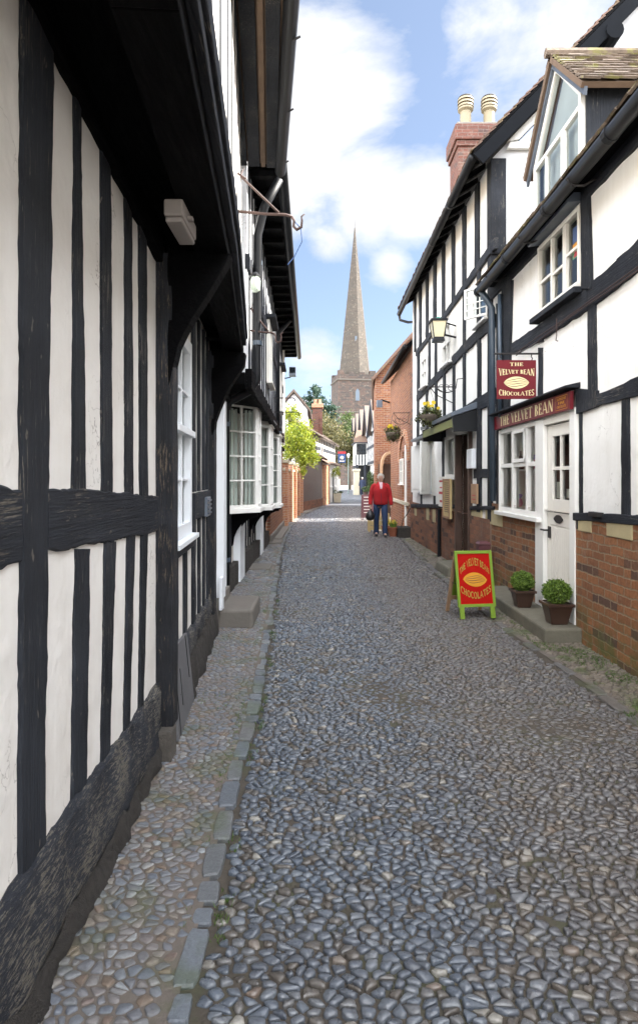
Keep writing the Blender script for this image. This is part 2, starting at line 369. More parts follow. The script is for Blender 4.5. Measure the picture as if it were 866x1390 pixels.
def facade(f, u0, u1, z0, z1, holes=(), depth=.12, mb=None):
    mb = mb or MB(); us = sorted({u0, u1, *[h[0] for h in holes], *[h[1] for h in holes]}); zs = sorted({z0, z1, *[h[2] for h in holes], *[h[3] for h in holes]})
    us = [u for u in us if u0 <= u <= u1]; zs = [z for z in zs if z0 <= z <= z1]
    for a, b in zip(us, us[1:]):
        for c, d in zip(zs, zs[1:]):
            m = ((a + b) / 2, (c + d) / 2)
            if not any(h[0] < m[0] < h[1] and h[2] < m[1] < h[3] for h in holes): mb.poly(f.p(a, c), f.p(b, c), f.p(b, d), f.p(a, d))
    for a, b, c, d in holes:
        for (p, q) in (((a, c), (b, c)), ((b, c), (b, d)), ((b, d), (a, d)), ((a, d), (a, c))): mb.poly(f.p(*p), f.p(*q), f.p(*q, -depth), f.p(*p, -depth))
    return mb
def room(par, f, u0, u1, z0, z1, depth=.6, mat='room', back=-.06, name='interior'):
    mb = MB(); n0, n1 = back, -depth
    a = [(u0, z0), (u1, z0), (u1, z1), (u0, z1)]
    for i in range(4): p, q = a[i], a[(i + 1) % 4]; mb.poly(f.p(*p, n0), f.p(*q, n0), f.p(*q, n1), f.p(*p, n1))
    mb.poly(*[f.p(*p, n1) for p in a]); return mb.build(name, mat, par, fix=False)
def sheetpane(pts, n, gl, par, name='pane'):
    if (pts[1] - pts[0]).cross(pts[2] - pts[1]).dot(n) < 0: pts = pts[::-1]
    return MB().poly(*pts).build(name, gl, par, fix=False)
def window(par, f, u0, u1, z0, z1, cols, rows, n=0.0, fw=.045, bw=.018, th=.04, mat='white_paint', gl='glass', sill=True, sillmat=None, rset=None, cset=None, name='window', label=None):
    mb = MB()
    mb.fb(f, u0, u0 + fw, z0, z1, n - th, n + .012); mb.fb(f, u1 - fw, u1, z0, z1, n - th, n + .012)
    mb.fb(f, u0 + fw, u1 - fw, z1 - fw, z1, n - th, n + .010); mb.fb(f, u0 + fw, u1 - fw, z0, z0 + fw, n - th, n + .010)
    a, b, c, d = u0 + fw, u1 - fw, z0 + fw, z1 - fw
    cs = cset or [i / cols for i in range(1, cols)]; rs = rset or [i / rows for i in range(1, rows)]
    for t in cs: x = a + (b - a) * t; mb.fb(f, x - bw / 2, x + bw / 2, c, d, n - th + .008, n + .004)
    for t in rs: z = c + (d - c) * t; mb.fb(f, a, b, z - bw / 2, z + bw / 2, n - th + .010, n + .001)
    w = mb.build(name, mat, par, bevel=.003, label=label)
    g = sheetpane([f.p(a, c, n - th * .5), f.p(b, c, n - th * .5), f.p(b, d, n - th * .5), f.p(a, d, n - th * .5)], f.n, gl, w)
    if sill: MB().fb(f, u0 - .04, u1 + .04, z0 - .035, z0 - .002, n - .03, n + .06).build('sill', sillmat or mat, w, bevel=.004)
    return w
def tiles(name, par, E0, E1, R0, R1, tw=.17, ex=.11, mat='tile_brown', th=.016, jit=1.0, lap=1.35):
    """courses of separate tiles from the eave line E0-E1 up to the ridge line R0-R1"""
    mb = MB(); h = ((R0 + R1) / 2 - (E0 + E1) / 2).length; rows = max(1, int(h / ex)); nrm = (E1 - E0).cross(R0 - E0).normalized()
    if nrm.z < 0: nrm = -nrm
    for i in range(rows):
        t0 = i / rows; t1 = min(1.0, (i + lap) / rows); a0, a1 = E0.lerp(R0, t0), E1.lerp(R1, t0); b0, b1 = E0.lerp(R0, t1), E1.lerp(R1, t1)
        w = (a1 - a0).length; n = max(1, int(w / tw)); sh = (i % 2) * .5
        for k in range(n + 1):
            s0 = max(0, (k - sh) / n); s1 = min(1, (k + 1 - sh) / n)
            if s1 - s0 < .1 / n: continue
            g = .004 / w; j = R.uniform(-.010, .012) * jit; up = R.uniform(0, .008) * jit
            p = [a0.lerp(a1, s0 + g), a0.lerp(a1, s1 - g), b0.lerp(b1, s1 - g), b0.lerp(b1, s0 + g)]; dn = (a0 - b0).normalized()
            p[0] = p[0] + dn * j; p[1] = p[1] + dn * j
            lo = [p[0] + nrm * (.014 + up), p[1] + nrm * (.014 + up * .5), p[2], p[3]]
            mb.hexa(lo + [q + nrm * th for q in lo])
    mb.build(name, mat, par, fix=False)
def roofslab(mb, E0, E1, R0, R1, th=.07):
    nrm = (E1 - E0).cross(R0 - E0).normalized()
    if nrm.z < 0: nrm = -nrm
    mb.prism([E0, E1, R1, R0], -nrm * th); return mb
def clumps(mb, c, rad, n, size, k=30, spread=.22, shell=.55, flat=.0, keep=lambda p: True):
    cs = []
    for _ in range(k):
        d = V((R.gauss(0, 1), R.gauss(0, 1), R.gauss(0, 1))).normalized() * R.uniform(shell, 1.0); cs.append(d)
    for _ in range(n):
        q = R.choice(cs) + V((R.gauss(0, 1), R.gauss(0, 1), R.gauss(0, 1))) * spread
        p = V((c[0] + q.x * rad[0], c[1] + q.y * rad[1], c[2] + q.z * rad[2]))
        if not keep(p): continue
        leafq(mb, p, size * R.uniform(.6, 1.4))
def leafq(mb, p, s, d=None):
    d = d or V((R.gauss(0, 1), R.gauss(0, 1), R.gauss(0, 1))).normalized(); a = d.cross(V((R.gauss(0, 1), R.gauss(0, 1), R.gauss(0, 1)))).normalized(); b = d
    mb.poly(p - b * s, p + a * s * .45, p + b * s, p - a * s * .45)
# ------------------------------------------------------------------ lettering (Roman capitals cut as shapes)
def arc(cx, cy, rx, ry, a0, a1, t, thin, n=10):
    out = []; pr = None
    for i in range(n + 1):
        a = math.radians(a0 + (a1 - a0) * i / n); w = thin + (t - thin) * abs(math.cos(a)) ** 1.5
        o = (cx + rx * math.cos(a), cy + ry * math.sin(a)); q = (cx + (rx - w) * math.cos(a), cy + (ry - thin - (w - thin) * .2) * math.sin(a))
        if pr: out.append([pr[0], o, q, pr[1]])
        pr = (o, q)
    return out
def glyph(ch, t=.17, n=.06, sf=.05):
    rc = lambda a, b, c, d: [(a, b), (c, b), (c, d), (a, d)]
    def stem(x, w=t, f=1): return [rc(x, 0, x + w, 1)] + ([rc(x - sf, 0, x + w + sf, n), rc(x - sf, 1 - n, x + w + sf, 1)] if f and sf else [])
    if ch == ' ': return [], .28
    if ch == 'T': return stem(.24, t, 0) + [rc(0, 1 - n, .48 + t, 1), rc(0, .80, n, 1 - n), rc(.48 + t - n, .80, .48 + t, 1 - n)] + ([rc(.18, 0, .30 + t, n)] if sf else []), .48 + t
    if ch == 'H': return stem(.05) + stem(.48) + [rc(.05 + t, .48, .48, .48 + n)], .53 + t
    if ch == 'E': return stem(.05) + [rc(.05 + t, 0, .55, n), rc(.05 + t, 1 - n, .53, 1), rc(.05 + t, .48, .44, .48 + n), rc(.55 - n, n, .55, .22), rc(.53 - n, .8, .53, 1 - n), rc(.44 - n, .40, .44, .64)], .58
    if ch == 'L': return stem(.05) + [rc(.05 + t, 0, .52, n), rc(.52 - n, n, .52, .24)], .55
    if ch == 'V': return [[(0, 1), (t, 1), (.33 + t / 2, 0), (.33, 0)], [(.62, 1), (.62 + n, 1), (.35 + t / 2, 0), (.30 + t / 2, 0)]] + ([rc(-.05, 1 - n, t + .06, 1), rc(.55, 1 - n, .74, 1)] if sf else []), .70
    if ch == 'A': return [[(0, 0), (n, 0), (.36, 1), (.31, 1)], [(.30, 1), (.30 + t * .8, 1), (.60 + t, 0), (.60, 0)], rc(.14, .30, .58, .30 + n)] + ([rc(-.06, 0, .14, n), rc(.53, 0, .66 + t, n)] if sf else []), .62 + t
    if ch == 'N': return [rc(.05, 0, .05 + n, 1), rc(.62, 0, .62 + n, 1), [(.05, 1), (.05 + t, 1), (.62 + n, 0), (.62 + n - t, 0)]] + ([rc(0, 0, .17, n), rc(.55, 1 - n, .74, 1)] if sf else []), .74
    if ch == 'M': return [rc(.05, 0, .05 + n, 1), rc(.70, 0, .70 + t, 1), [(.05, 1), (.05 + t, 1), (.46, .1), (.40, 0)], [(.70, 1), (.76, 1), (.46, .1), (.40, 0)]], .78 + t
    if ch == 'B': return stem(.05) + arc(.22, .74, .28, .26, -90, 90, t, n) + arc(.22, .255, .34, .265, -90, 90, t, n), .58
    if ch == 'D': return stem(.05) + arc(.20, .5, .45, .5, -90, 90, t, n), .67
    if ch == 'C': return arc(.36, .5, .36, .52, 48, 312, t, n, 14) + [rc(.57, .70, .62, 1), rc(.57, .02, .62, .2)], .64
    if ch == 'O': return arc(.38, .5, .38, .52, 0, 360, t, n, 18), .76
    if ch == 'S': return arc(.25, .74, .25, .27, 30, 270, t * .8, n * 1.3, 10) + arc(.25, .26, .25, .27, -150, 90, t * .8, n * 1.3, 10) + [rc(.43, .74, .47, 1), rc(.0, .0, .04, .26)], .50
    if ch == 'P': return stem(.05) + arc(.22, .72, .34, .28, -90, 90, t, n), .58
    if ch == 'R': return stem(.05) + arc(.22, .74, .30, .26, -90, 90, t, n) + [[(.28, .48), (.28 + t * .8, .48), (.62, 0), (.62 - t, 0)]], .64
    if ch == 'U': return [rc(.05, .3, .05 + t, 1), rc(.58, .3, .58 + n, 1)] + arc(.345, .3, .295, .32, 180, 360, t, n), .66
    if ch == 'F': return stem(.05) + [rc(.05 + t, 1 - n, .53, 1), rc(.05 + t, .48, .44, .48 + n)], .56
    if ch == 'I': return stem(.05), .28
    return [], .3
def letters(mb, txt, place, size, t=.17, n=.06, sf=.05, gap=.09, subdiv=False):
    """place(s, v) -> point, s runs -.5..+.5 of the whole text's width, v 0..1 of the letter height"""
    tot = sum(glyph(c, t, n, sf)[1] + gap for c in txt) - gap; x = 0
    for c in txt:
        ps, w = glyph(c, t, n, sf)
        for p in ps: mb.poly(*[place((x + q[0]) / tot - .5, q[1]) for q in p])
        x += w + gap
    return tot
def bean(mb, f, cu, cz, hw, hh, n, tilt=0., pod=((-1, -.66), (-.56, -.24), (-.14, .16), (.26, .54), (.64, 1))):
    for a, b in pod:
        up = []; dn = []
        for i in range(17):
            x = -1 + 2 * i / 16; e = (1 - x * x) ** .75; k = 1 if x > -.9 else 0
            w = .10 * math.sin(x * 3.2) * e
            mk = lambda q: f.p(cu + hw * x, cz + hh * (q * e + (w if abs(q) < .99 else 0)) + tilt * hw * x, n)
            dn.append(mk(a)); up.append(mk(b))
        for i in range(16): mb.poly(dn[i], dn[i + 1], up[i + 1], up[i])

# ================================================================== LEFT SIDE
E_ = [(-3.0, -.02), (1.635, -.342), (3.59, -.486), (6.12, -.728)]     # jetty edge, (depth, x)
def jx(D):
    for (a, xa), (b, xb) in zip(E_, E_[1:]):
        if D <= b: return xa + (xb - xa) * (D - a) / (b - a)
    return E_[-1][1] + (D - 6.12) * -.096
LA = Fr((-.8705 + .0235 * 6.0, -3.0), (-.80 - .0235 * 3.4, 3.4), 1); LA = Fr((-.7295, -3.0), (-.88, 3.4), 1)
LB = Fr((-.882, 3.38), (-1.062, 6.1), 1)
def left_near_house():
    r = thing('timber_framed_house', (-1.6, 2.5, 0), 'nearest black and white timbered house, its deep black jetty overhanging the pavement', 'house')
    # plaster skin of the ground floor, storey above and rest of the body
    mb = MB(); facade(LA, 0, LA.L, 0, 3.5, mb=mb)
    wu0, wu1 = LB.at(3.80), LB.at(4.66)
    facade(LB, 0, LB.L, 0, 2.86, [(wu0, wu1, 1.10, 2.48)], mb=mb)
    mb.poly(LB.p(LB.L, 0), V((-3.2, 6.1, 0)), V((-3.2, 6.1, 2.86)), LB.p(LB.L, 2.86))
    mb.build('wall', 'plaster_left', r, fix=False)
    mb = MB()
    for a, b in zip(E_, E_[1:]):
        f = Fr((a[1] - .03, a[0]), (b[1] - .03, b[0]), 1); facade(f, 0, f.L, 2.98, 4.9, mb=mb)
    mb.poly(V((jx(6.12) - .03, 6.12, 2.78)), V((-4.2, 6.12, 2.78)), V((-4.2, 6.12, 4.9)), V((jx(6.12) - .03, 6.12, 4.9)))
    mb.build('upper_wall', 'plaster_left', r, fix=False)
    zs = lambda D: 2.86 + max(0, 3.4 - D) * .12
    # soffit boards and joists of the jetty
    mb = MB()
    for a, b in zip(E_, E_[1:]): mb.prism([V((-1.4, a[0], zs(a[0]) + .1)), V((a[1] - .05, a[0], 2.86)), V((b[1] - .05, b[0], 2.86)), V((-1.4, b[0], zs(b[0]) + .1 * (b[0] < 3.4)))], V((0, 0, .1)))
    mb.build('jetty_soffit', 'timber_black', r)
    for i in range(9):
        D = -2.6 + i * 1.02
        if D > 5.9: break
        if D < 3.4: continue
        MB().box(-1.0, jx(D) - .09, D, D + .14, 2.755, 2.862).build('joist', 'timber_black', r, bevel=.008)
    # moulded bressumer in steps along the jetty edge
    for nm, z0, z1, n0, n1, m in (('bressumer', 2.72, 2.87, -.20, -.02, 'timber_black'), ('fascia_moulding', 2.80, 2.86, -.02, .018, 'timber_h'), ('fascia_moulding', 2.865, 2.91, -.02, .035, 'timber_h'), ('fascia_moulding', 2.915, 2.935, -.02, .012, 'timber_h'), ('fascia_moulding', 2.94, 3.00, -.02, .03, 'timber_h')):
        for a, b in zip(E_[:1] + E_[1:], E_[1:]):
            f = Fr((a[1], a[0]), (b[1], b[0]), 1); MB().fb(f, 0, f.L, z0, z1, n0, n1).build(nm, m, r, bevel=.006)
    # upper studs, nearly flush
    for i in range(20):
        D = -2.7 + i * .47
        if D > 6.05: break
        k = 0 if D < 1.63 else (1 if D < 3.59 else 2); a, b = E_[k], E_[k + 1]; f = Fr((a[1] - .03, a[0]), (b[1] - .03, b[0]), 1); u = f.at(D)
        bar(r, f, u, u + .11, 3.0, 4.86, .003, 'timber_v', 'upper_stud')
    # eaves: rafters, board, gutter, roof
    mb = MB(); mb.prism([V((jx(-3) - .1, -3, 4.86)), V((jx(-3) + .36, -3, 4.80)), V((jx(6.6) + .36, 6.6, 4.80)), V((jx(6.6) - .1, 6.6, 4.86))], V((0, 0, .03))); mb.build('eaves_board', 'wood_rafter', r)
    for n0, n1, zz in ((-.10, .02, 4.80), (.035, .15, 4.79), (.165, .21, 4.785), (.225, .33, 4.775)): MB().prism([V((jx(-3) + n0, -3, zz)), V((jx(-3) + n1, -3, zz)), V((jx(6.6) + n1, 6.6, zz)), V((jx(6.6) + n0, 6.6, zz))], V((0, 0, .018))).build('soffit_board', 'wood_rafter' if n0 in (.165,) else 'timber_v', r, bevel=.004)
    g = MB().tube([V((jx(-3) + .40, -3, 4.80)), V((jx(1.6) + .40, 1.6, 4.79)), V((jx(6.65) + .37, 6.65, 4.76))], .058, 10).build('gutter', 'black_paint', r, smooth=True)
    for i in range(11): D = -2.6 + i * .9; MB().tube([V((jx(D) + .34, D, 4.83)), V((jx(D) + .34, D, 4.74)), V((jx(D) + .40, D, 4.725)), V((jx(D) + .445, D, 4.75))], .009, 5).build('gutter_bracket', 'iron', g)
    E0, E1 = V((jx(-3) + .36, -3, 4.84)), V((jx(6.6) + .36, 6.6, 4.84)); R0, R1 = V((-3.2, -3, 8.1)), V((-3.6, 6.6, 8.1))
    roofslab(MB(), E0, E1, R0, R1, .05).build('roof', 'wood_rafter', r); tiles('roof_tiles', r, E0, E1, R0, R1, .2, .14, 'tile_stone')
    MB().poly(V((jx(6.55), 6.55, 4.85)), V((-3.55, 6.55, 4.85)), V((-3.55, 6.55, 8.05))).build('gable', 'plaster_left', r, fix=False)
    # ---- studs of the near bay
    f = LA
    post(r, f, -40, 26, 76, 1245, 24, 62, th=.012, wob=.007, name='post', step=.03)
    post(r, f, 120, 99, 111, 668, 97, 119, th=.009, wob=.006, step=.03); post(r, f, 190, 135, 152, 672, 137, 154, th=.009, wob=.006, step=.03); post(r, f, 240, 168, 180, 676, 169, 182.5, th=.009, wob=.006, step=.03); post(r, f, 275, 187, 200, 676, 189, 202, th=.009, wob=.006, step=.03)
    post(r, f, 745, 101, 124, 1105, 95, 119, th=.009, wob=.006, step=.03); post(r, f, 735, 141, 159, 1040, 136, 150, th=.009, wob=.006, step=.03); post(r, f, 728, 171.5, 185, 995, 167, 177, th=.009, wob=.006, step=.03); post(r, f, 724, 190.5, 202, 965, 187, 196, th=.009, wob=.006, step=.03)
    rail(r, f, -60, 660, 798, 29, 663, 760, wob=.009, ch=.006, th=.010, step=.03); rail(r, f, 60, 661.0, 752, 213, 673, 721, wob=.009, ch=.006, th=.012, step=.03)
    for D0, D1 in ((-2.9, 1.3),):       # bays behind the lens
        for i in range(8): u = f.at(-2.8 + i * .5); bar(r, f, u, u + .13, .35, 2.8, .018, 'timber_v', 'stud')
        bar(r, f, 0, f.at(1.35), 1.28, 1.48, .022, 'timber_h', 'rail', False)
    MB().ribbon(f.p(0, 3.7), f.p(0, 3.43), f.p(f.L, 2.95), f.p(f.L, 2.67), f.n, .04, .012, step=.05).build('wall_plate', 'timber_black', r)
    # worn sill beam and its rubble footing
    def beam(f, u0, u1, zt, zb, th, nm, mat, rough, n=46):
        mb = MB(); sec = [(-.03, zt), (th * .55, zt - .004), (th, zt - .03), (th * 1.25, (zt + zb) / 2), (th * 1.35, zb + .04), (th * 1.1, zb), (-.03, zb)]
        o = 0
        for i in range(n + 1):
            u = u0 + (u1 - u0) * i / n
            for k, (q, z) in enumerate(sec):
                a = rough * mnoise.noise(V((u * 7, k * 3.1, zt * 9))); b = rough * mnoise.noise(V((u * 9 + 50, k * 2.7, zt * 5)))
                mb.v.append(f.p(u, z + b * (1.3 if k < 6 else 0), q + a))
        for i in range(n):
            for k in range(len(sec) - 1): a = i * 7 + k; mb.f.append((a, a + 1, a + 8, a + 7))
        mb.f.append(tuple(range(7))); mb.f.append(tuple(n * 7 + k for k in range(7)))
        mb.build(nm, mat, r, smooth=True)
    beam(LA, 0, LA.L + .0, .395, .06, .03, 'sill_beam', 'timber_worn', .022, 120); beam(LA, 0, LA.L, .10, -.05, .045, 'footing', 'rubble', .04, 160)
    beam(LB, .25, LB.L + .02, .40, .22, .03, 'sill_beam', 'timber_worn', .022); beam(LB, .2, LB.L + .04, .24, -.05, .06, 'footing', 'rubble', .035)
    # ---- posts that carry the curved jetty brackets
    def bracket(D, wallx, frontx, pts, thk, zt):
        MB().ribbon(V((frontx, D, zt)), V((frontx, D + thk, zt)), V((frontx, D, .16)), V((frontx, D + thk, .16)), V((1, 0, 0)), .012, .007, back=abs(wallx - frontx)).build('post', 'timber_post', r)
        out = [V((frontx - .02, D, zt + .02))] + [V((X, D, z)) for X, z in pts] + [V((frontx - .02, D, pts[-1][1] - .15))]
        MB().prism(out, V((0, thk * .92, 0))).build('jetty_bracket', 'timber_black', r, bevel=.01)
    bracket(3.38, -.90, -.80, [(-.475, 2.72), (-.521, 2.633), (-.608, 2.488), (-.672, 2.39), (-.724, 2.30), (-.763, 2.218), (-.785, 2.12), (-.797, 2.0)], .13, 2.72)
    bracket(5.95, -1.09, -1.006, [(-.70, 2.70), (-.713, 2.585), (-.78, 2.48), (-.84, 2.39), (-.90, 2.27), (-.95, 2.15), (-.985, 2.05), (-1.0, 1.9)], .14, 2.72)
    MB().fb(LA, LA.at(3.30), LA.at(3.44), 0, .16, -.05, .10)  .build('padstone', 'stone_dark', r, bevel=.01)
    # cranked dark upper edge of the jetty end
    MB().box(-1.6, -.74, 6.06, 6.16, 2.70, 2.98).build('jetty_end_beam', 'timber_black', r, bevel=.01)
    # ---- second bay: sash window, studs
    f = LB; w = window(r, f, wu0, wu1, 1.10, 2.50, 2, 4, n=.012, fw=.09, th=.07, mat='blue_white', rset=[.25, .52, .75])
    MB().fb(f, wu0 + .04, wu1 - .04, 1.80, 1.845, .01, .055).build('meeting_rail', 'blue_white', w, bevel=.004)
    room(r, f, wu0, wu1, 1.10, 2.48, .35, 'pane_lining')
    MB().fb(f, wu0 - .02, wu1 + .02, 1.0, 1.062, -.01, .04).build('rail', 'timber_h', r, bevel=.006)
    bar(r, f, 0, .28, .4, 2.8, .02, 'timber_v', 'stud'); bar(r, f, wu0 - .1, wu0 - .02, .4, 2.75, .02, 'timber_v', 'stud')
    for a, b in ((wu0 + .16, wu0 + .27), (wu0 + .55, wu0 + .66)): bar(r, f, a, b, .40, 1.0, .018, 'timber_v', 'stud')
    u = f.at(4.76)
    for a, w_ in ((0, .17), (.35, .13), (.68, .12), (.98, .12)):
        bar(r, f, u + a, u + a + w_, 1.40, 2.8, .018, 'timber_v', 'stud'); bar(r, f, u + a + .02, u + a + w_, .38, 1.18, .018, 'timber_v', 'stud')
    bar(r, f, u + .05, f.L - .12, 1.18, 1.39, .026, 'timber_h', 'rail', False)
    v = MB().fb(f, f.at(5.45), f.at(5.72), 1.17, 1.34, .02, .05).build('air_vent', 'lead', r, bevel=.004)
    mb = MB()
    for i in range(4): mb.fb(f, f.at(5.47), f.at(5.70), 1.19 + i * .037, 1.205 + i * .037, .05, .062)
    mb.build('vent_slat', 'pipe_blue', v)
    # white doorway at the far end of the house
    MB().box(-1.20, -.955, 6.30, 6.42, .30, 2.36).build('door_jamb', 'blue_white', r, bevel=.006)
    MB().box(-1.20, -1.03, 6.9, 7.0, .30, 2.36).build('door_jamb', 'blue_white', r, bevel=.006)
    MB().box(-1.24, -1.12, 6.42, 6.9, .30, 2.36).build('door', 'poster_red', r, bevel=.006)
    MB().box(-1.24, -.98, 6.28, 7.02, 2.36, 2.70).build('door_head', 'timber_black', r, bevel=.006)
    MB().box(-1.24, -1.0, 6.22, 7.05, .0, .30).build('threshold', 'stone', r, bevel=.01)
    mb = MB(); mb.box(-.985, -.955, 6.18, 6.30, .2, .52); mb.build('skirting_board', 'blue_white', r, bevel=.004)
    return r
left_near_house()
# light fitting below the jetty
t = thing('bulkhead_light', (-.64, 2.8, 2.62), 'pale grey box light fixed beneath the black jetty of the timbered house', 'light fitting')
MB().box(-.675, -.590, 2.72, 3.02, 2.645, 2.72).build('housing', 'lamp_grey', t, bevel=.010)
MB().box(-.670, -.595, 2.73, 3.01, 2.622, 2.644).build('diffuser', 'lamp_grey', t, bevel=.008)
MB().box(-.589, -.565, 2.80, 2.83, 2.66, 2.675).build('catch', 'lamp_grey', t)
MB().box(-.665, -.60, 2.73, 3.01, 2.72, 2.90).build('back_plate', 'timber_black', t)
# leaning board
t = thing('hatch_board', (-.85, 3.9, 0), 'worn grey wooden board leaning over the cellar hatch at the foot of the timbered wall', 'board')
A = [V((-.792, 3.55, .012)), V((-.842, 4.24, .012)), V((-.895, 4.26, .455)), V((-.850, 3.62, .50))]
nn = (A[1] - A[0]).cross(A[3] - A[0]).normalized() * -.022
MB().prism(A, nn).build('panel', 'wood_grey', t, bevel=.004)
mb = MB()
for s0, s1, a, b in ((.10, .125, .0, .5), (.82, .845, .4, 1.), (.33, .35, .25, .7)):
    q = lambda s, v: A[0].lerp(A[1], s).lerp(A[3].lerp(A[2], s), v)
    mb.prism([q(s0, a), q(s1, a), q(s1, b), q(s0, b)], -nn * .15 if nn.x < 0 else nn * .15)
mb.build('batten', 'black_paint', t)
# door step
t = MB()
t.box(-1.12, -.665, 6.30, 7.08, -.02, .185)
tag(t.build('stone_step', 'stone', bevel=.03), 'grey stone doorstep block on the pavement beside the black downpipe', 'step')

# ---- house with the three bay windows
L2 = Fr((-1.24, 7.05), (-1.22, 14.4), 1); L2U = Fr((-.76, 6.62), (-.95, 16.5), 1)
def bay_house():
    r = thing('bay_window_house', (-2.4, 11, 0), 'long timbered house with three white bay windows below its black studded upper floor', 'house')
    mb = MB(); facade(L2, 0, L2.L, 0, 2.6, mb=mb); mb.poly(V((-1.24, 7.05, 0)), V((-1.24, 7.05, 2.6)), V((-3.6, 7.05, 2.6)), V((-3.6, 7.05, 0))); mb.build('wall', 'plaster_left', r, fix=False)
    mb = MB(); facade(L2U, 0, L2U.L, 2.55, 4.95, mb=mb); mb.poly(L2U.p(L2U.L, 2.5), V((-4, 16.5, 2.5)), V((-4, 16.5, 4.95)), L2U.p(L2U.L, 4.95))
    mb.poly(L2U.p(0, 2.5), L2U.p(0, 4.95), V((-4, 6.62, 4.95)), V((-4, 6.62, 2.5))); mb.build('upper_wall', 'plaster_grey', r, fix=False)
    mb = MB().prism([L2U.p(-.05, 2.5, -.02), L2U.p(L2U.L, 2.5, -.02), V((-1.6, 16.5, 2.5)), V((-1.6, 6.6, 2.5))], V((0, 0, .12))); mb.build('jetty_soffit', 'timber_black', r)
    MB().ribbon(L2U.p(0, 2.66), L2U.p(0, 2.46), L2U.p(L2U.L, 2.62), L2U.p(L2U.L, 2.44), L2U.n, .05, .01).build('bressumer', 'timber_black', r)
    u = .15
    while u < L2U.L - .2:
        bar(r, L2U, u, u + .12, 2.66, 4.9, .010, 'timber_v', 'upper_stud'); u += R.uniform(.34, .42)
    bar(r, L2U, 0, L2U.L, 3.72, 3.88, .026, 'timber_h', 'rail', False)
    for D in (9.6, 13.6):
        a = L2U.at(D); w = window(r, L2U, a, a + .8, 3.0, 3.95, 3, 2, n=.05, fw=.04, th=.05, mat='cream_paint', gl='glass_mirror', name='casement_window')
        MB().fb(L2U, a - .06, a + .86, 3.96, 4.02, -.01, .16).build('hood', 'timber_h', w, bevel=.01); MB().fb(L2U, a, a + .8, 3.0, 3.95, -.02, -.01).build('pane_backing', 'room', w)
    # wall studs, plinth
    u = .12
    for k in range(20):
        if u > L2.L - .2: break
        if not (1.9 < u < 2.6 or 5.1 < u < 5.8): bar(r, L2, u, u + .12, .25, 2.5, .018, 'timber_v', 'stud')
        u += .36
    for a in (2.0, 5.15): MB().fb(L2, a, a + .55, .0, 1.05, 0, .10).build('white_pier', 'blue_white', r, bevel=.01)
    for a, b in ((.3, 1.95), (2.6, 5.1), (5.75, 7.3)): MB().ribbon(L2.p(a, .36), L2.p(a, -.04), L2.p(b, .32), L2.p(b, -.04), L2.n, .08, .02).build('rubble_plinth', 'rubble', r)
    # bays
    for (D, z0, z1, xo, dl) in ((8.78, 1.10, 2.52, -.862, .50), (11.0, 1.02, 2.43, -.862, .75), (13.35, .95, 2.40, -.852, .75)):
        ct = .46; xw = -1.235; P0, P1, P2, P3 = V((xw, D - ct, 0)), V((xo, D, 0)), V((xo, D + dl, 0)), V((xw, D + dl + ct, 0))
        def leaf_(p, q, cols, nm):
            u = (q - p).normalized(); f = frame(p, u, (u.y, -u.x, 0)); window(r, f, .004, (q - p).length - .004, z0, z1, cols, 4, n=0, fw=.042, bw=.022, mat='white_paint', sill=False, name=nm, gl='glass_clear')
        leaf_(P0, P1, 2, 'bay_side'); leaf_(P1, P2, 2, 'bay_front'); leaf_(P2, P3, 2, 'bay_side')
        def slab(k, za, zb):
            q = [V((xw - .02, D - ct - k, za)), V((xo + k, D - k * .4, za)), V((xo + k, D + dl + k * .4, za)), V((xw - .02, D + dl + ct + k, za))]; return MB().prism(q, V((0, 0, zb - za)))
        slab(.05, z0 - .07, z0 - .002).build('bay_sill', 'white_paint', r, bevel=.008)
        c = slab(.04, z1 + .002, z1 + .075).build('cornice', 'cream_paint', r, bevel=.015); slab(.075, z1 + .077, z1 + .105).build('lead_cap', 'lead', c, bevel=.008)
        mb = MB(); mb.poly(V((-1.23, D - ct, z0)), V((-1.23, D + dl + ct, z0)), V((-1.23, D + dl + ct, z1)), V((-1.23, D - ct, z1))); mb.build('interior', 'room_light', r, fix=False)
        mb = MB()
        for i in range(9):
            t = (i + .5) / 9; p = P0.lerp(P1, t) + V((-.05, .09, 0)); mb.box(p.x - .018, p.x + .018, p.y + (i % 2) * .02, p.y + .012 + (i % 2) * .02, z0 + .02, z1 - .06) if i not in (4, 5) else 0
        mb.build('pane_lining', 'pane_lining', r)  # grey-green strips behind the panes imitate the pale reflection in the glass
        for e in (D - .02, D + dl - .10):
            pts = [V((-1.22, e, z0 - .08)), V((xo + .0, e, z0 - .08)), V((xo + .0, e, z0 - .13))]
            for q in range(1, 7): a = q / 6 * math.pi / 2; pts.append(V((-1.235 + (xo + 1.235) * (1 - math.sin(a)) + .03, e, z0 - .13 - .40 * (1 - math.cos(a)))))
            MB().prism(pts + [V((-1.235, e, z0 - .56))], V((0, .09, 0))).build('bay_bracket', 'timber_black', r, bevel=.008)
    # brick end of the ground floor
    MB().box(-2.4, -1.12, 14.42, 19.4, -.02, 2.35).build('brick_wall', 'brick_red', r, bevel=.008)
    MB().box(-2.4, -1.07, 14.42, 19.42, -.02, .20).build('plinth', 'stone', r, bevel=.01)
    MB().box(-2.4, -1.06, 14.4, 19.45, 2.352, 2.44).build('coping', 'timber_black', r, bevel=.01)
    # far end-post, plaster return
    MB().fb(L2U, L2U.L - .25, L2U.L + .02, 2.4, 4.9, 0, .05).build('corner_board', 'cream_paint', r, bevel=.01)
    # roof and gutter
    E0, E1, R0, R1 = V((-.42, 6.7, 4.93)), V((-.56, 17.2, 4.93)), V((-3.6, 6.7, 8.2)), V((-3.8, 17.2, 8.2))
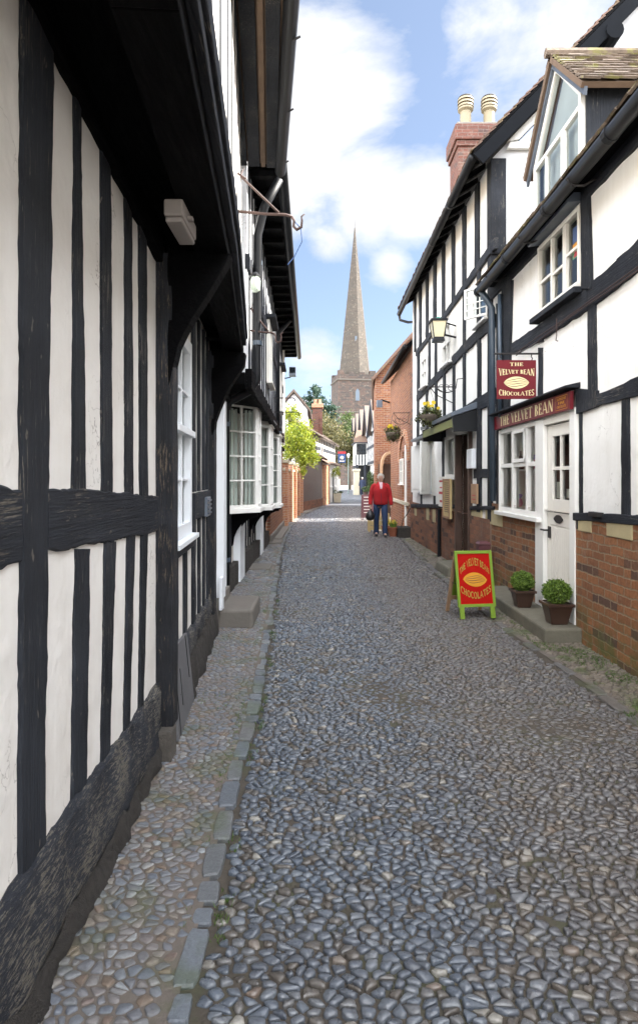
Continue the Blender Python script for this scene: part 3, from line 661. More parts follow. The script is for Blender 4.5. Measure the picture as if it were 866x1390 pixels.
    roofslab(MB(), E0, E1, R0, R1, .05).build('roof', 'timber_black', r); tiles('roof_tiles', r, E0, E1, R0, R1, .22, .16, 'tile_stone')
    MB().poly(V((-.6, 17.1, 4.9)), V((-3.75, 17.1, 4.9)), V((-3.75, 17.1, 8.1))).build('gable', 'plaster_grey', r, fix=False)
    MB().prism([V((-.46, 6.7, 4.86)), V((-.80, 6.7, 4.90)), V((-1.0, 17.15, 4.90)), V((-.60, 17.15, 4.86))], V((0, 0, .03))).build('soffit', 'timber_black', r)
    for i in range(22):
        D = 6.8 + i * .48; q = -.42 - (D - 6.7) * .0133; MB().box(q - .45, q - .05, D, D + .08, 4.79, 4.862).build('rafter', 'timber_black', r, bevel=.005)
    MB().tube([V((-.40, 6.68, 4.90)), V((-.47, 12, 4.87)), V((-.545, 17.25, 4.85))], .06, 10).build('gutter', 'black_paint', r, smooth=True)
    # downpipes
    p = [V((-1.065, 7.16, .10)), V((-1.065, 7.16, 2.28)), V((-1.02, 7.14, 2.38)), V((-.90, 7.12, 2.44)), V((-.78, 7.10, 2.50)), V((-.70, 7.08, 2.62)), V((-.70, 7.06, 2.8)), V((-.68, 6.95, 4.2)), V((-.6, 6.9, 4.5)), V((-.43, 6.85, 4.78))]
    d = MB().tube(p, .047, 12).build('downpipe', 'black_paint', r, smooth=True)
    for z in (.55, 2.1): MB().tube([V((-1.065, 7.16, z)), V((-1.065, 7.16, z + .05))], .056, 12).build('collar', 'pipe_blue', d)
    for z in (3.0, 3.9): MB().tube([V((-.69, 7.04, z)), V((-.69, 7.04, z + .05))], .056, 12).build('collar', 'pipe_blue', d)
    MB().tube([V((-.86, 13.0, 2.6)), V((-.86, 13.0, 4.5)), V((-.6, 13, 4.8))], .05, 10).build('downpipe', 'black_paint', r, smooth=True)
bay_house()
def hookarm(name, label, D, xw, z, x1, zst, mat, hook=True, grp=None):
    t = thing(name, (xw, D, z), label, 'bracket', grp); ln = x1 - xw
    MB().tube([V((xw - .02, D, z + .02)), V((xw + ln * .5, D, z)), V((x1 - .12 * ln, D, z - .005)), V((x1, D, z - .02))], .011, 6).build('arm', mat, t, smooth=True)
    MB().tube([V((xw + .04, D, zst - .04)), V((xw - .02, D, zst)), V((xw + .02, D, zst + .03)), V((xw + .0, D, zst - .02)), V((xw + ln * .75, D, z + .01))], .009, 6).build('stay', mat, t, smooth=True)
    if hook:
        c = V((x1, D, z - .02)); pts = [c, c + V((.02, 0, -.03)), c + V((.015, 0, -.075)), c + V((.04, 0, -.10)), c + V((.075, 0, -.08)), c + V((.08, 0, -.03)), c + V((.075, 0, .0)), c + V((.10, 0, .02))]
        MB().tube(pts, [.011, .011, .011, .012, .011, .009, .007, .005], 6).build('hook', mat, t, smooth=True)
    return t
t = hookarm('iron_bracket', 'long rusty iron arm with an S-shaped hook standing out against the sky', 4.8, -.60, 3.53, -.21, 3.84, 'rust_iron')
MB().tube([V((-.21, 4.8, 3.50)), V((-.14, 4.8, 3.42)), V((-.13, 4.8, 3.32)), V((-.19, 4.8, 3.20)), V((-.24, 4.8, 3.14))], .004, 5).build('cable', 'sign_blue', t)
hookarm('iron_bracket', 'lower rusty iron arm on the bay windowed house, just beyond its downpipe', 7.0, -.76, 3.14, -.50, 3.42, 'rust_iron')
t = thing('iron_bracket', (-.85, 12, 3.0), 'thin black double rod with curled tip jutting out above the farthest bay window', 'bracket')
for z, x0, x1 in ((3.05, -.86, -.50), (2.78, -.86, -.42)): MB().tube([V((x0, 12, z)), V((x1, 12, z)), V((x1 + .05, 12, z - .03)), V((x1 + .03, 12, z - .07))], .010, 6).build('rod', 'iron', t, smooth=True)
t = thing('wall_lantern', (-.72, 6.75, 3.2), 'small greenish glass lantern high on the corner of the timbered house above the black downpipe', 'lantern')
MB().lathe((-.68, 6.7, 3.50), [(.03, 0), (.05, .02), (.055, .12), (.04, .16)], 10).build('glass_shade', 'lamp_green', t, smooth=True)
MB().lathe((-.68, 6.7, 3.66), [(.05, 0), (.05, .02), (.02, .05)], 10).build('cap', 'black_paint', t)
MB().box(-.75, -.69, 6.69, 6.71, 3.62, 3.65).build('arm', 'black_paint', t)
t = thing('floodlight', (-.8, 16.4, 4), 'small black box floodlight on an arm at the far corner of the bay windowed house', 'light fitting')
MB().box(-.78, -.60, 16.3, 16.5, 4.18, 4.42).build('housing', 'lead', t, bevel=.015); MB().box(-.765, -.615, 16.28, 16.298, 4.26, 4.40).build('lens', 'glass_dark', t); MB().tube([V((-.96, 16.4, 4.12)), V((-.74, 16.4, 4.16))], .015, 6).build('arm', 'iron', t)
# ================================================================== RIGHT SIDE
R1 = Fr((2.42, -3.0), (2.42, 8.72), -1); R2 = Fr((2.42, 8.74), (2.36, 15.8), -1)
def U(f, x, off=0): return f.uz(x, HY, off)[0]
def shop():
    r = thing('chocolate_shop', (4, 3, 0), 'white plastered timbered chocolate shop with a maroon name board over its white door', 'shop')
    f = R1; f.uz
    su0, su1 = U(f, 738), U(f, 679.5)      # shop window
    d0, d1 = U(f, 783), U(f, 739)          # door
    w0, w1 = U(f, 789), U(f, 732)          # upper window
    holes = [(su0, su1, 1.08, 2.13), (d0, d1, .13, 2.16), (w0, w1, 3.27, 4.04)]
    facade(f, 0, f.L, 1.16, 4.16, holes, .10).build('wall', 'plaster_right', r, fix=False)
    # brick footing, standing a little proud
    g = Fr((2.40, -3.0), (2.40, 8.72), -1); mb = MB()
    facade(g, 0, g.L, -.03, 1.165, [(d0, d1, -.05, 1.17), (su0, su1, 1.03, 1.17)], .02, mb); mb.poly(g.p(0, 1.165), g.p(0, 1.165, -.02), g.p(d0, 1.165, -.02), g.p(d0, 1.165)); mb.build('brick_footing', 'brick_shop', r, fix=False)
    for x0, x1, y0, y1 in ((788, 806, 706, 717), (827, 862, 711, 724), (661, 684, 693, 708), (640, 655, 692, 705)):
        a, z1 = f.uz(x1, y0); b, z0 = f.uz(x0, y1); bq = f if x0 > 690 else f
        MB().fb(f, a, b, min(z0, z1) - .02, max(z0, z1), 0, .030).build('sandstone_block', 'sandstone', r, bevel=.006)
    # body
    mb = MB(); mb.poly(V((2.5, 8.70, 0)), V((7.6, 8.70, 0)), V((7.6, 8.70, 4)), V((5.0, 8.70, 7.5)), V((2.5, 8.70, 4.1))); mb.poly(V((2.42, -3, 0)), V((7.6, -3, 0)), V((7.6, -3, 4)), V((5, -3, 7.5)), V((2.42, -3, 4.1))); mb.build('gable_wall', 'plaster_right', r, fix=False)
    # timbers
    post(r, f, 412, 672.5, 680, 690, name='post'); post(r, f, 380, 680.5, 697, 570, 680.5, 692, name='post', th=.03)
    rail(r, f, 690, 470, 483, 738, 437, 463, wob=.008, ch=.01); rail(r, f, 738, 437, 461, 800, 388, 421, wob=.01, ch=.01); rail(r, f, 800, 388, 421, 840, 352, 391, wob=.01); rail(r, f, 840, 352, 391, 930, 265, 318, wob=.01)
    post(r, f, 240, 786.5, 801, 392, 788, 806, th=.035, name='post'); post(r, f, 410, 796, 809.5, 545, 797, 811, name='post', th=.024)
    MB().ribbon(f.hit(783, 527), f.hit(813, 530), f.hit(785, 562), f.hit(813, 552), f.n, .03, .006).build('post_foot', 'timber_v', r)
    post(r, f, 472, 729.5, 737, 540, name='stud'); post(r, f, 545, 784.5, 790.5, 697, 785, 791); post(r, f, 536, 842, 855, 699, 842, 856, name='post')
    rail(r, f, 811, 536, 552, 868, 512, 538, wob=.008); rail(r, f, 868, 512, 538, 960, 480, 520)
    rail(r, f, 782, 696, 706, 868, 699, 713, th=.034, wob=.006); rail(r, f, 868, 699, 713, 1100, 706, 750, th=.034); post(r, f, 704, 781, 787.5, 718, th=.03)
    for D in (3.3, 2.1, .8, -.6, -2): u = f.at(D); bar(r, f, u, u + .13, 1.2, 4.1, .02, 'timber_v', 'stud')
    bar(r, f, 0, f.at(3.3), 2.12, 2.32, .024, 'timber_h', 'rail', False); bar(r, f, 0, f.at(3.3), 3.05, 3.28, .024, 'timber_h', 'rail', False)
    MB().ribbon(f.p(0, 4.16), f.p(0, 4.02), f.p(w0 - .1, 4.16), f.p(w0 - .1, 4.02), f.n, .03, .006).build('wall_plate', 'timber_h', r)
    MB().ribbon(f.p(w1 + .02, 4.16), f.p(w1 + .02, 4.0), f.p(f.L, 4.16), f.p(f.L, 4.0), f.n, .03, .006).build('wall_plate', 'timber_h', r)
    # cables clipped along the upper rail
    mb = MB()
    for dz, x0, y0, x1, y1 in ((0, 698, 480, 866, 362), (0, 700, 483, 866, 366)): mb.tube([f.hit(x0 + (x1 - x0) * t, y0 + (y1 - y0) * t + R.uniform(-1, 1), .05) for t in (0, .2, .4, .6, .8, 1)], .006, 5)
    mb.tube([f.hit(755, 432, .09), f.hit(755, 455, .09), f.hit(754, 462, .09), f.hit(756.5, 463, .09)], .005, 5); mb.build('cable', 'rust_iron', r)
    # ---- upper casement window with hood
    room(r, f, w0, w1, 3.27, 4.04, .9, 'room', back=-.10)
    w = window(r, f, w0, w1, 3.30, 4.03, 3, 1, n=.015, fw=.04, bw=.035, th=.06, mat='cream_paint', rset=[], cset=[.30, .345, .66], gl='glass')
    mb = MB(); a = w0 + .05; b = w1 - .05
    for t0, t1, z in ((0, .3, 3.66), (.345, .66, 3.60), (.66, 1, 3.62)): mb.fb(f, a + (b - a) * t0, a + (b - a) * t1, z, z + .028, -.04, .012)
    mb.build('glazing_bar', 'cream_paint', w)
    MB().fb(f, w0 - .06, w1 + .05, 3.205, 3.262, -.01, .10).build('sill', 'timber_h', w, bevel=.008)
    MB().prism([f.p(w0 - .02, 4.06, 0), f.p(w0 - .02, 4.045, .13), f.p(w0 - .02, 4.075, .14), f.p(w0 - .02, 4.22, .0)], f.u * (w1 - w0 + .03)).build('hood', 'lead', w, bevel=.006)
    MB().fb(f, w0 + .10, w0 + .24, 3.75, 3.90, -.018, -.014).build('sticker', 'sign_blue', w); MB().fb(f, w0 + .10, w0 + .24, 3.70, 3.745, -.018, -.014).build('sticker', 'bean_yellow', w)
    MB().fb(f, w0 + .10, w0 + .24, 3.60, 3.695, -.018, -.014).build('sticker', 'foil_green', w); MB().prism([f.p(w0 + .12, 3.61, -.012), f.p(w0 + .22, 3.61, -.012), f.p(w0 + .17, 3.69, -.012)], -f.n * .001).build('sticker_mark', 'sign_red', w)
    # ---- shop window
    room(r, f, su0, su1, 1.08, 2.13, .42, 'room_light', back=-.10)
    zs = 1.67
    w = window(r, f, su0, su1, 1.08, 2.145, 1, 1, n=.02, fw=.055, th=.08, mat='white_paint', rset=[], cset=[], sill=False, gl='glass_clear', name='shop_window')
    mb = MB(); a = su0 + .055; b = su1 - .055
    for t in (.30, .66): mb.fb(f, a + (b - a) * t - .03, a + (b - a) * t + .03, 1.135, 2.09, -.05, .024)
    mb.fb(f, a, b, zs - .025, zs + .025, -.045, .018); mb.build('glazing_bar', 'white_paint', w, bevel=.003)
    mb = MB(); m0, m1 = a + (b - a) * .33, a + (b - a) * .63
    mb.fb(f, m0, m0 + .035, 1.70, 2.085, .02, .036); mb.fb(f, m1 - .035, m1, 1.70, 2.085, .02, .036); mb.fb(f, m0, m1, 1.70, 1.74, .021, .037); mb.fb(f, m0, m1, 2.05, 2.086, .021, .037); mb.build('casement', 'white_paint', w, bevel=.002)
    MB().fb(f, su0 - .01, su1 + .03, 1.03, 1.078, -.02, .085).build('sill', 'white_paint', w, bevel=.006)
    MB().fb(f, su0 + .01, su1 - .01, 1.60, 1.62, -.40, -.12).build('shelf', 'white_paint', w); MB().fb(f, su0 + .01, su1 - .01, 1.09, 1.134, -.41, -.07).build('display_floor', 'white_paint', w)
    # pilaster between window and door, and jambs
    MB().fb(f, U(f, 741), U(f, 730), .10, 2.14, -.02, .035).build('pilaster', 'white_paint', r, bevel=.005)
    MB().fb(f, U(f, 784), U(f, 776.5), .13, 2.17, -.04, .032).build('door_jamb', 'white_paint', r, bevel=.005)
    MB().fb(f, U(f, 776.4), U(f, 741.2), 2.07, 2.165, -.04, .028).build('door_head', 'cream_paint', r, bevel=.004)
    # ---- stable door
    a, b = U(f, 776), U(f, 741.6); mb = MB(); n0, n1 = -.05, -.012
    mb.fb(f, a, a + .10, 1.16, 2.06, n0, n1); mb.fb(f, b - .13, b, 1.16, 2.06, n0, n1); mb.fb(f, a + .10, b - .13, 1.94, 2.06, n0, n1 - .001); mb.fb(f, a + .10, b - .13, 1.16, 1.29, n0, n1 - .001)
    m = (a + b) / 2 - .01; mb.fb(f, m - .018, m + .018, 1.29, 1.94, n0, n1 - .002); mb.fb(f, a + .10, b - .13, 1.59, 1.625, n0, n1 - .004)
    d = mb.build('door', 'cream_paint', r, bevel=.003)
    sheetpane([f.p(a + .1, 1.29, -.035), f.p(b - .13, 1.29, -.035), f.p(b - .13, 1.94, -.035), f.p(a + .1, 1.94, -.035)], f.n, 'glass', d)
    mb = MB(); mb.fb(f, a, b, .14, 1.15, n0, n1 - .006); k = 11
    for i in range(k): x0 = a + .06 + (b - a - .12) * i / k; mb.fb(f, x0 + .004, x0 + (b - a - .12) / k - .004, .2, 1.0, n1 - .006, n1)
    mb.fb(f, a, b, 1.02, 1.15, n1 - .006, n1 + .002); mb.fb(f, a, a + .055, .15, 1.02, n1 - .006, n1 + .002); mb.fb(f, b - .055, b, .15, 1.02, n1 - .006, n1 + .002); mb.build('lower_leaf', 'cream_paint', d, bevel=.003)
    c = f.p((a + b) / 2 + .02, 1.09, n1 + .004); mb = MB(); pts = [c + f.u * (.105 * math.cos(t) * (1 + .10 * math.cos(4 * t))) + V((0, 0, .042 * math.sin(t))) for t in [i * math.pi / 12 for i in range(24)]]; mb.prism(pts, f.n * .012); mb.build('letter_plate', 'iron', d, bevel=.002)
    mb = MB(); mb.fb(f, b - .10, b - .04, .88, 1.0, n1 + .002, n1 + .016); mb.tube([f.p(b - .07, .96, n1 + .01), f.p(b - .07, .96, n1 + .06), f.p(b + .03, .96, n1 + .065)], .010, 6); mb.build('handle', 'iron', d)
    mb = MB(); mb.fb(f, b - .30, b - .16, 1.30, 1.47, -.05, -.045); mb.fb(f, a + .13, a + .25, 1.31, 1.40, -.05, -.045); mb.build('notice', 'paper', d)
    room(r, f, d0, d1, .13, 2.16, 1.2, 'room', back=-.10)
    MB().fb(f, f.at(6.4), f.at(6.5), 1.29, 2.0, -.5, -.45).build('blue_drape', 'foil_violet', r)
    # ---- fascia board
    a, b = U(f, 784), U(f, 678); s = MB().fb(f, a, b, 2.152, 2.325, .04, .075).build('fascia_board', 'maroon', r, bevel=.004)
    nn = .078; mb = MB(); L0, L1 = b - .28, a + .42
    letters(mb, 'THE VELVET BEAN', lambda q, v: f.p(L0 + (L1 - L0) * (q + .5), 2.178 + v * .122, nn), 1, t=.20, n=.075); mb.build('lettering', 'sign_cream', s, fix=False)
    mb = MB(); c0, c1 = a + .34, a + .07
    for (w_, z) in (('SUPREME', 2.262), ('FINE', 2.225), ('CHOCOLATE', 2.188)):
        k = .115 if len(w_) > 4 else .08
        letters(mb, w_, lambda q, v: f.p((c0 + c1) / 2 + (c1 - c0) / .27 * k * 2 * q, z + v * .026, nn), 1, t=.22, n=.10, sf=0); mb.build('small_lettering', 'bean_yellow', s, fix=False); mb = MB()
    for (u0, u1, z0, z1) in ((c1 - .012, c0 + .012, 2.298, 2.303), (c1 - .012, c0 + .012, 2.170, 2.174), (c1 - .012, c1 - .008, 2.17, 2.303), (c0 + .008, c0 + .012, 2.17, 2.303)): mb.poly(f.p(u0, z0, nn), f.p(u1, z0, nn), f.p(u1, z1, nn), f.p(u0, z1, nn))
    mb.build('small_border', 'bean_yellow', s, fix=False)
    MB().prism([f.p(a - .06, 2.345, 0), f.p(a - .06, 2.345, .15), f.p(a - .06, 2.365, .15), f.p(a - .06, 2.40, 0)], f.u * (b - a + .12)).build('fascia_hood', 'timber_h', r, bevel=.006)
    # ---- gutter, eaves, roof
    gz = lambda D: 4.13 - .006 * D
    gt = MB().tube([V((2.20, -3, gz(-3))), V((2.20, 3, gz(3))), V((2.20, 8.55, gz(8.4)))], .062, 12).build('gutter', 'black_paint', r, smooth=True)
    for i in range(9):
        D = -2.4 + i * 1.3; MB().tube([V((2.40, D, 4.10)), V((2.28, D, 4.03)), V((2.20, D, 4.03)), V((2.13, D, 4.09))], .012, 6).build('gutter_bracket', 'iron', gt)
        MB().tube([V((2.2, D + .6, gz(D))), V((2.2, D + .66, gz(D)))], .069, 12).build('gutter_joint', 'black_paint', gt)
    MB().prism([V((2.25, -3, 4.16)), V((2.44, -3, 4.16)), V((2.44, 8.6, 4.13)), V((2.25, 8.6, 4.13))], V((0, 0, .03))).build('soffit', 'timber_black', r)
    E0, E1, A0, A1 = V((2.19, -3, 4.20)), V((2.19, 8.68, 4.17)), V((5.0, -3, 7.70)), V((5.0, 8.68, 7.70))
    # roof in three runs so that the dormer stands in a gap
    for D0, D1, lo in ((-3, 5.78, 0), (7.33, 8.68, 0), (5.78, 7.33, .46)):
        e0, e1 = E0.lerp(E1, (D0 + 3) / 11.68), E0.lerp(E1, (D1 + 3) / 11.68); a0, a1 = A0.lerp(A1, (D0 + 3) / 11.68), A0.lerp(A1, (D1 + 3) / 11.68)
        e0 = e0.lerp(a0, lo); e1 = e1.lerp(a1, lo); roofslab(MB(), e0, e1, a0, a1, .05).build('roof', 'wood_rafter', r); tiles('roof_tiles', r, e0, e1, a0, a1, .17, .12, 'tile_stone', th=.02, jit=1.6)
    B0, B1 = V((7.8, -3, 4.1)), V((7.8, 8.68, 4.1)); roofslab(MB(), B0, B1, A0, A1, .05).build('roof', 'tile_brown', r)
    # short apron below the dormer
    e0, e1 = V((2.19, 5.78, 4.175)), V((2.19, 7.33, 4.17)); tiles('roof_tiles', r, e0, e1, e0 + V((.24, 0, .24)), e1 + V((.24, 0, .24)), .17, .12, 'tile_stone', th=.02)
    # ---- dormer: gabled, glass front
    X = 2.49; g = Fr((X, 5.90), (X, 7.18), -1); yc = 6.54; zc = 5.76
    d = MB().box(2.50, 4.3, 5.85, 5.89, 4.3, 5.22).build('dormer', 'timber_v', r, bevel=.005); MB().box(2.50, 4.3, 7.19, 7.23, 4.3, 5.22).build('cheek', 'timber_v', d, bevel=.005)
    pent = [(5.93, 4.40), (7.17, 4.40), (7.17, 5.04), (6.62, 5.72), (6.50, 5.72), (6.14, 5.30), (5.93, 5.12)]
    mb = MB(); outer = [(5.90, 4.30), (7.20, 4.30), (7.20, 5.06), (6.56, 5.80), (6.50, 5.80), (5.90, 5.18)]; inner = [(5.955, 4.36), (7.145, 4.36), (7.145, 5.04), (6.55, 5.72), (6.51, 5.72), (5.955, 5.15)]
    for i in range(6):
        o0, o1, i0, i1 = outer[i], outer[(i + 1) % 6], inner[i], inner[(i + 1) % 6]; mb.prism([V((X - .03, *o0)), V((X - .03, *o1)), V((X - .03, *i1)), V((X - .03, *i0))], V((.06, 0, 0)))
    mb.box(X - .028, X + .02, 5.955, 7.145, 5.01, 5.055); 
    for y in (6.30, 6.36, 6.80): mb.box(X - .026, X + .02, y, y + .04, 4.36, 5.01)
    w = mb.build('dormer_window', 'white_paint', d, bevel=.003); sheetpane([V((X - .005, *q)) for q in inner], V((-1, 0, 0)), 'glass', d)
    mb = MB(); mb.poly(*[V((X + .07, *q)) for q in inner]); mb.build('pane_backing', 'cloud_reflection', d, fix=False)  # pale sheet behind the glass, coloured like the clouds reflected in it
    for sgn, ye, ze in ((-1, 5.72, 5.13), (1, 7.38, 5.02)):
        e0, e1 = V((2.40, ye, ze)), V((4.9, ye, ze)); a0, a1 = V((2.40, yc, 5.92)), V((4.9, yc, 5.92))
        roofslab(MB(), e0, e1, a0, a1, .05).build('dormer_roof', 'wood_rafter', d); tiles('dormer_tiles', d, e0, e1, a0, a1, .16, .10, 'tile_stone', th=.022, jit=1.8)
        MB().prism([V((2.43, ye + sgn * -.02, ze - .03)), V((2.43, yc, 5.86)), V((2.43, yc, 5.78)), V((2.43, ye - sgn * .04, ze - .10))], V((.03, 0, 0))).build('barge_board', 'lead', d)
    MB().tube([V((2.36, yc, 5.945)), V((4.9, yc, 5.945))], .05, 8).build('ridge', 'tile_stone', d)
    # drainpipe in the corner
    p = [V((2.20, 8.5, 4.05)), V((2.27, 8.48, 3.92)), V((2.33, 8.45, 3.8)), V((2.33, 8.42, 1.2))]
    MB().tube(p, .045, 10).build('downpipe', 'pipe_blue', r, smooth=True); MB().tube([V((2.35, 8.15, 3.9)), V((2.35, 8.13, 2.3))], .03, 8).build('downpipe', 'pipe_blue', r, smooth=True)
    MB().box(2.35, 2.40, 5.28, 5.48, 1.175, 1.215).build('bulkhead', 'iron', r, bevel=.005)
    return r
shop()
# goods in the shop window: wrapped chocolate figures
def goody(u, z, n, kind, label, cat='chocolate figure'):
    p = R1.p(u, z, n); t = thing('chocolate_figure', p, label, cat, 'wrapped chocolates in the shop window')
    m = {'egg': ('foil_pink', [(.0, 0), (.03, .01), (.048, .05), (.035, .10), (.0, .125)]), 'bottle': ('foil_green', [(.03, 0), (.04, .01), (.042, .09), (.02, .13), (.015, .2)]), 'rabbit': ('chocolate', [(.035, 0), (.045, .03), (.035, .09), (.018, .11), (.028, .14), (.02, .17), (.0, .18)])}[kind]
    MB().lathe(p, m[1], 12).build('body', m[0], t, smooth=True)
    if kind == 'bottle': MB().lathe(p + V((0, 0, .2)), [(.02, 0), (.035, .02), (.035, .07), (.01, .1)], 10).build('stopper', 'foil_blue', t)
    if kind == 'rabbit':
        for s in (-1, 1): MB().tube([p + V((0, s * .012, .165)), p + V((0, s * .02, .24))], [.010, .004], 6).build('ear', 'chocolate', t)
        MB().lathe(p + V((0, 0, .10)), [(.03, 0), (.036, .01), (.03, .025)], 10).build('ribbon', 'foil_pink', t)
    if kind == 'egg': MB().lathe(p + V((0, 0, .1)), [(.01, 0), (.045, .05), (.03, .07)], 8).build('bow', 'foil_violet', t)
for u, z, n, k, l in ((10.02, 1.62, -.15, 'bottle', 'green wrapped bottle with blue top on the upper shelf of the shop window'), (10.50, 1.62, -.16, 'egg', 'pink wrapped egg on the middle of the shop window shelf'), (11.02, 1.62, -.16, 'rabbit', 'chocolate rabbit on the shop window shelf at the end by the downpipe'),
                      (9.95, 1.135, -.15, 'egg', 'pink wrapped egg with violet bow on the window floor nearest the shop door'), (10.25, 1.135, -.16, 'rabbit', 'chocolate rabbit with a pink ribbon between two eggs on the window floor'), (10.62, 1.135, -.15, 'bottle', 'green wrapped bottle standing on the floor of the shop window'), (11.08, 1.135, -.16, 'egg', 'pink wrapped egg on the window floor in the corner by the downpipe')):
    goody(u, z, n, k, l)
# ---- hanging sign
t = thing('hanging_sign', (2.14, 6.81, 2.58), 'square maroon hanging sign with cream lettering and a cocoa pod, above the shop name board', 'sign')
fs = frame((1.927, 6.80), (1, 0, 0), (0, -1, 0)); b = MB().fb(fs, 0, .427, 2.367, 2.79, -.012, .0).build('board', 'maroon', t, bevel=.002)
mb = MB(); nn = .003
letters(mb, 'THE', lambda q, v: fs.p(.2135 + q * .145, 2.725 + v * .038, nn), 1, t=.2, n=.08); mb.build('lettering', 'sign_cream', b, fix=False); mb = MB()
letters(mb, 'VELVET BEAN', lambda q, v: fs.p(.2135 + q * .385, 2.645 + (-.030 * (abs(q) * 2) ** 1.5) + v * (.036 + .050 * (abs(q) * 2) ** 1.5), nn), 1, t=.22, n=.08, gap=.06); mb.build('lettering', 'sign_cream', b, fix=False); mb = MB()
letters(mb, 'CHOCOLATES', lambda q, v: fs.p(.2135 + q * .38, 2.405 + .0 + v * (.036 + .034 * (abs(q) * 2) ** 1.5), nn), 1, t=.2, n=.08, gap=.06)
mb.build('lettering', 'sign_cream', b, fix=False); mb = MB(); bean(mb, fs, .2135, 2.545, .138, .066, nn); mb.build('cocoa_pod', 'sign_cream', b, fix=False)
MB().tube([V((1.90, 6.81, 2.86)), V((2.43, 6.81, 2.86))], .011, 6).build('bracket', 'iron', t)
MB().tube([V((2.41, 6.81, 3.02)), V((2.30, 6.81, 2.94)), V((2.15, 6.81, 2.865))], .008, 6).build('stay', 'iron', t)
for x in (1.97, 2.31): MB().tube([V((x, 6.81, 2.79)), V((x + .008, 6.81, 2.81)), V((x - .006, 6.81, 2.83)), V((x, 6.81, 2.86))], .006, 5).build('chain', 'iron', t)

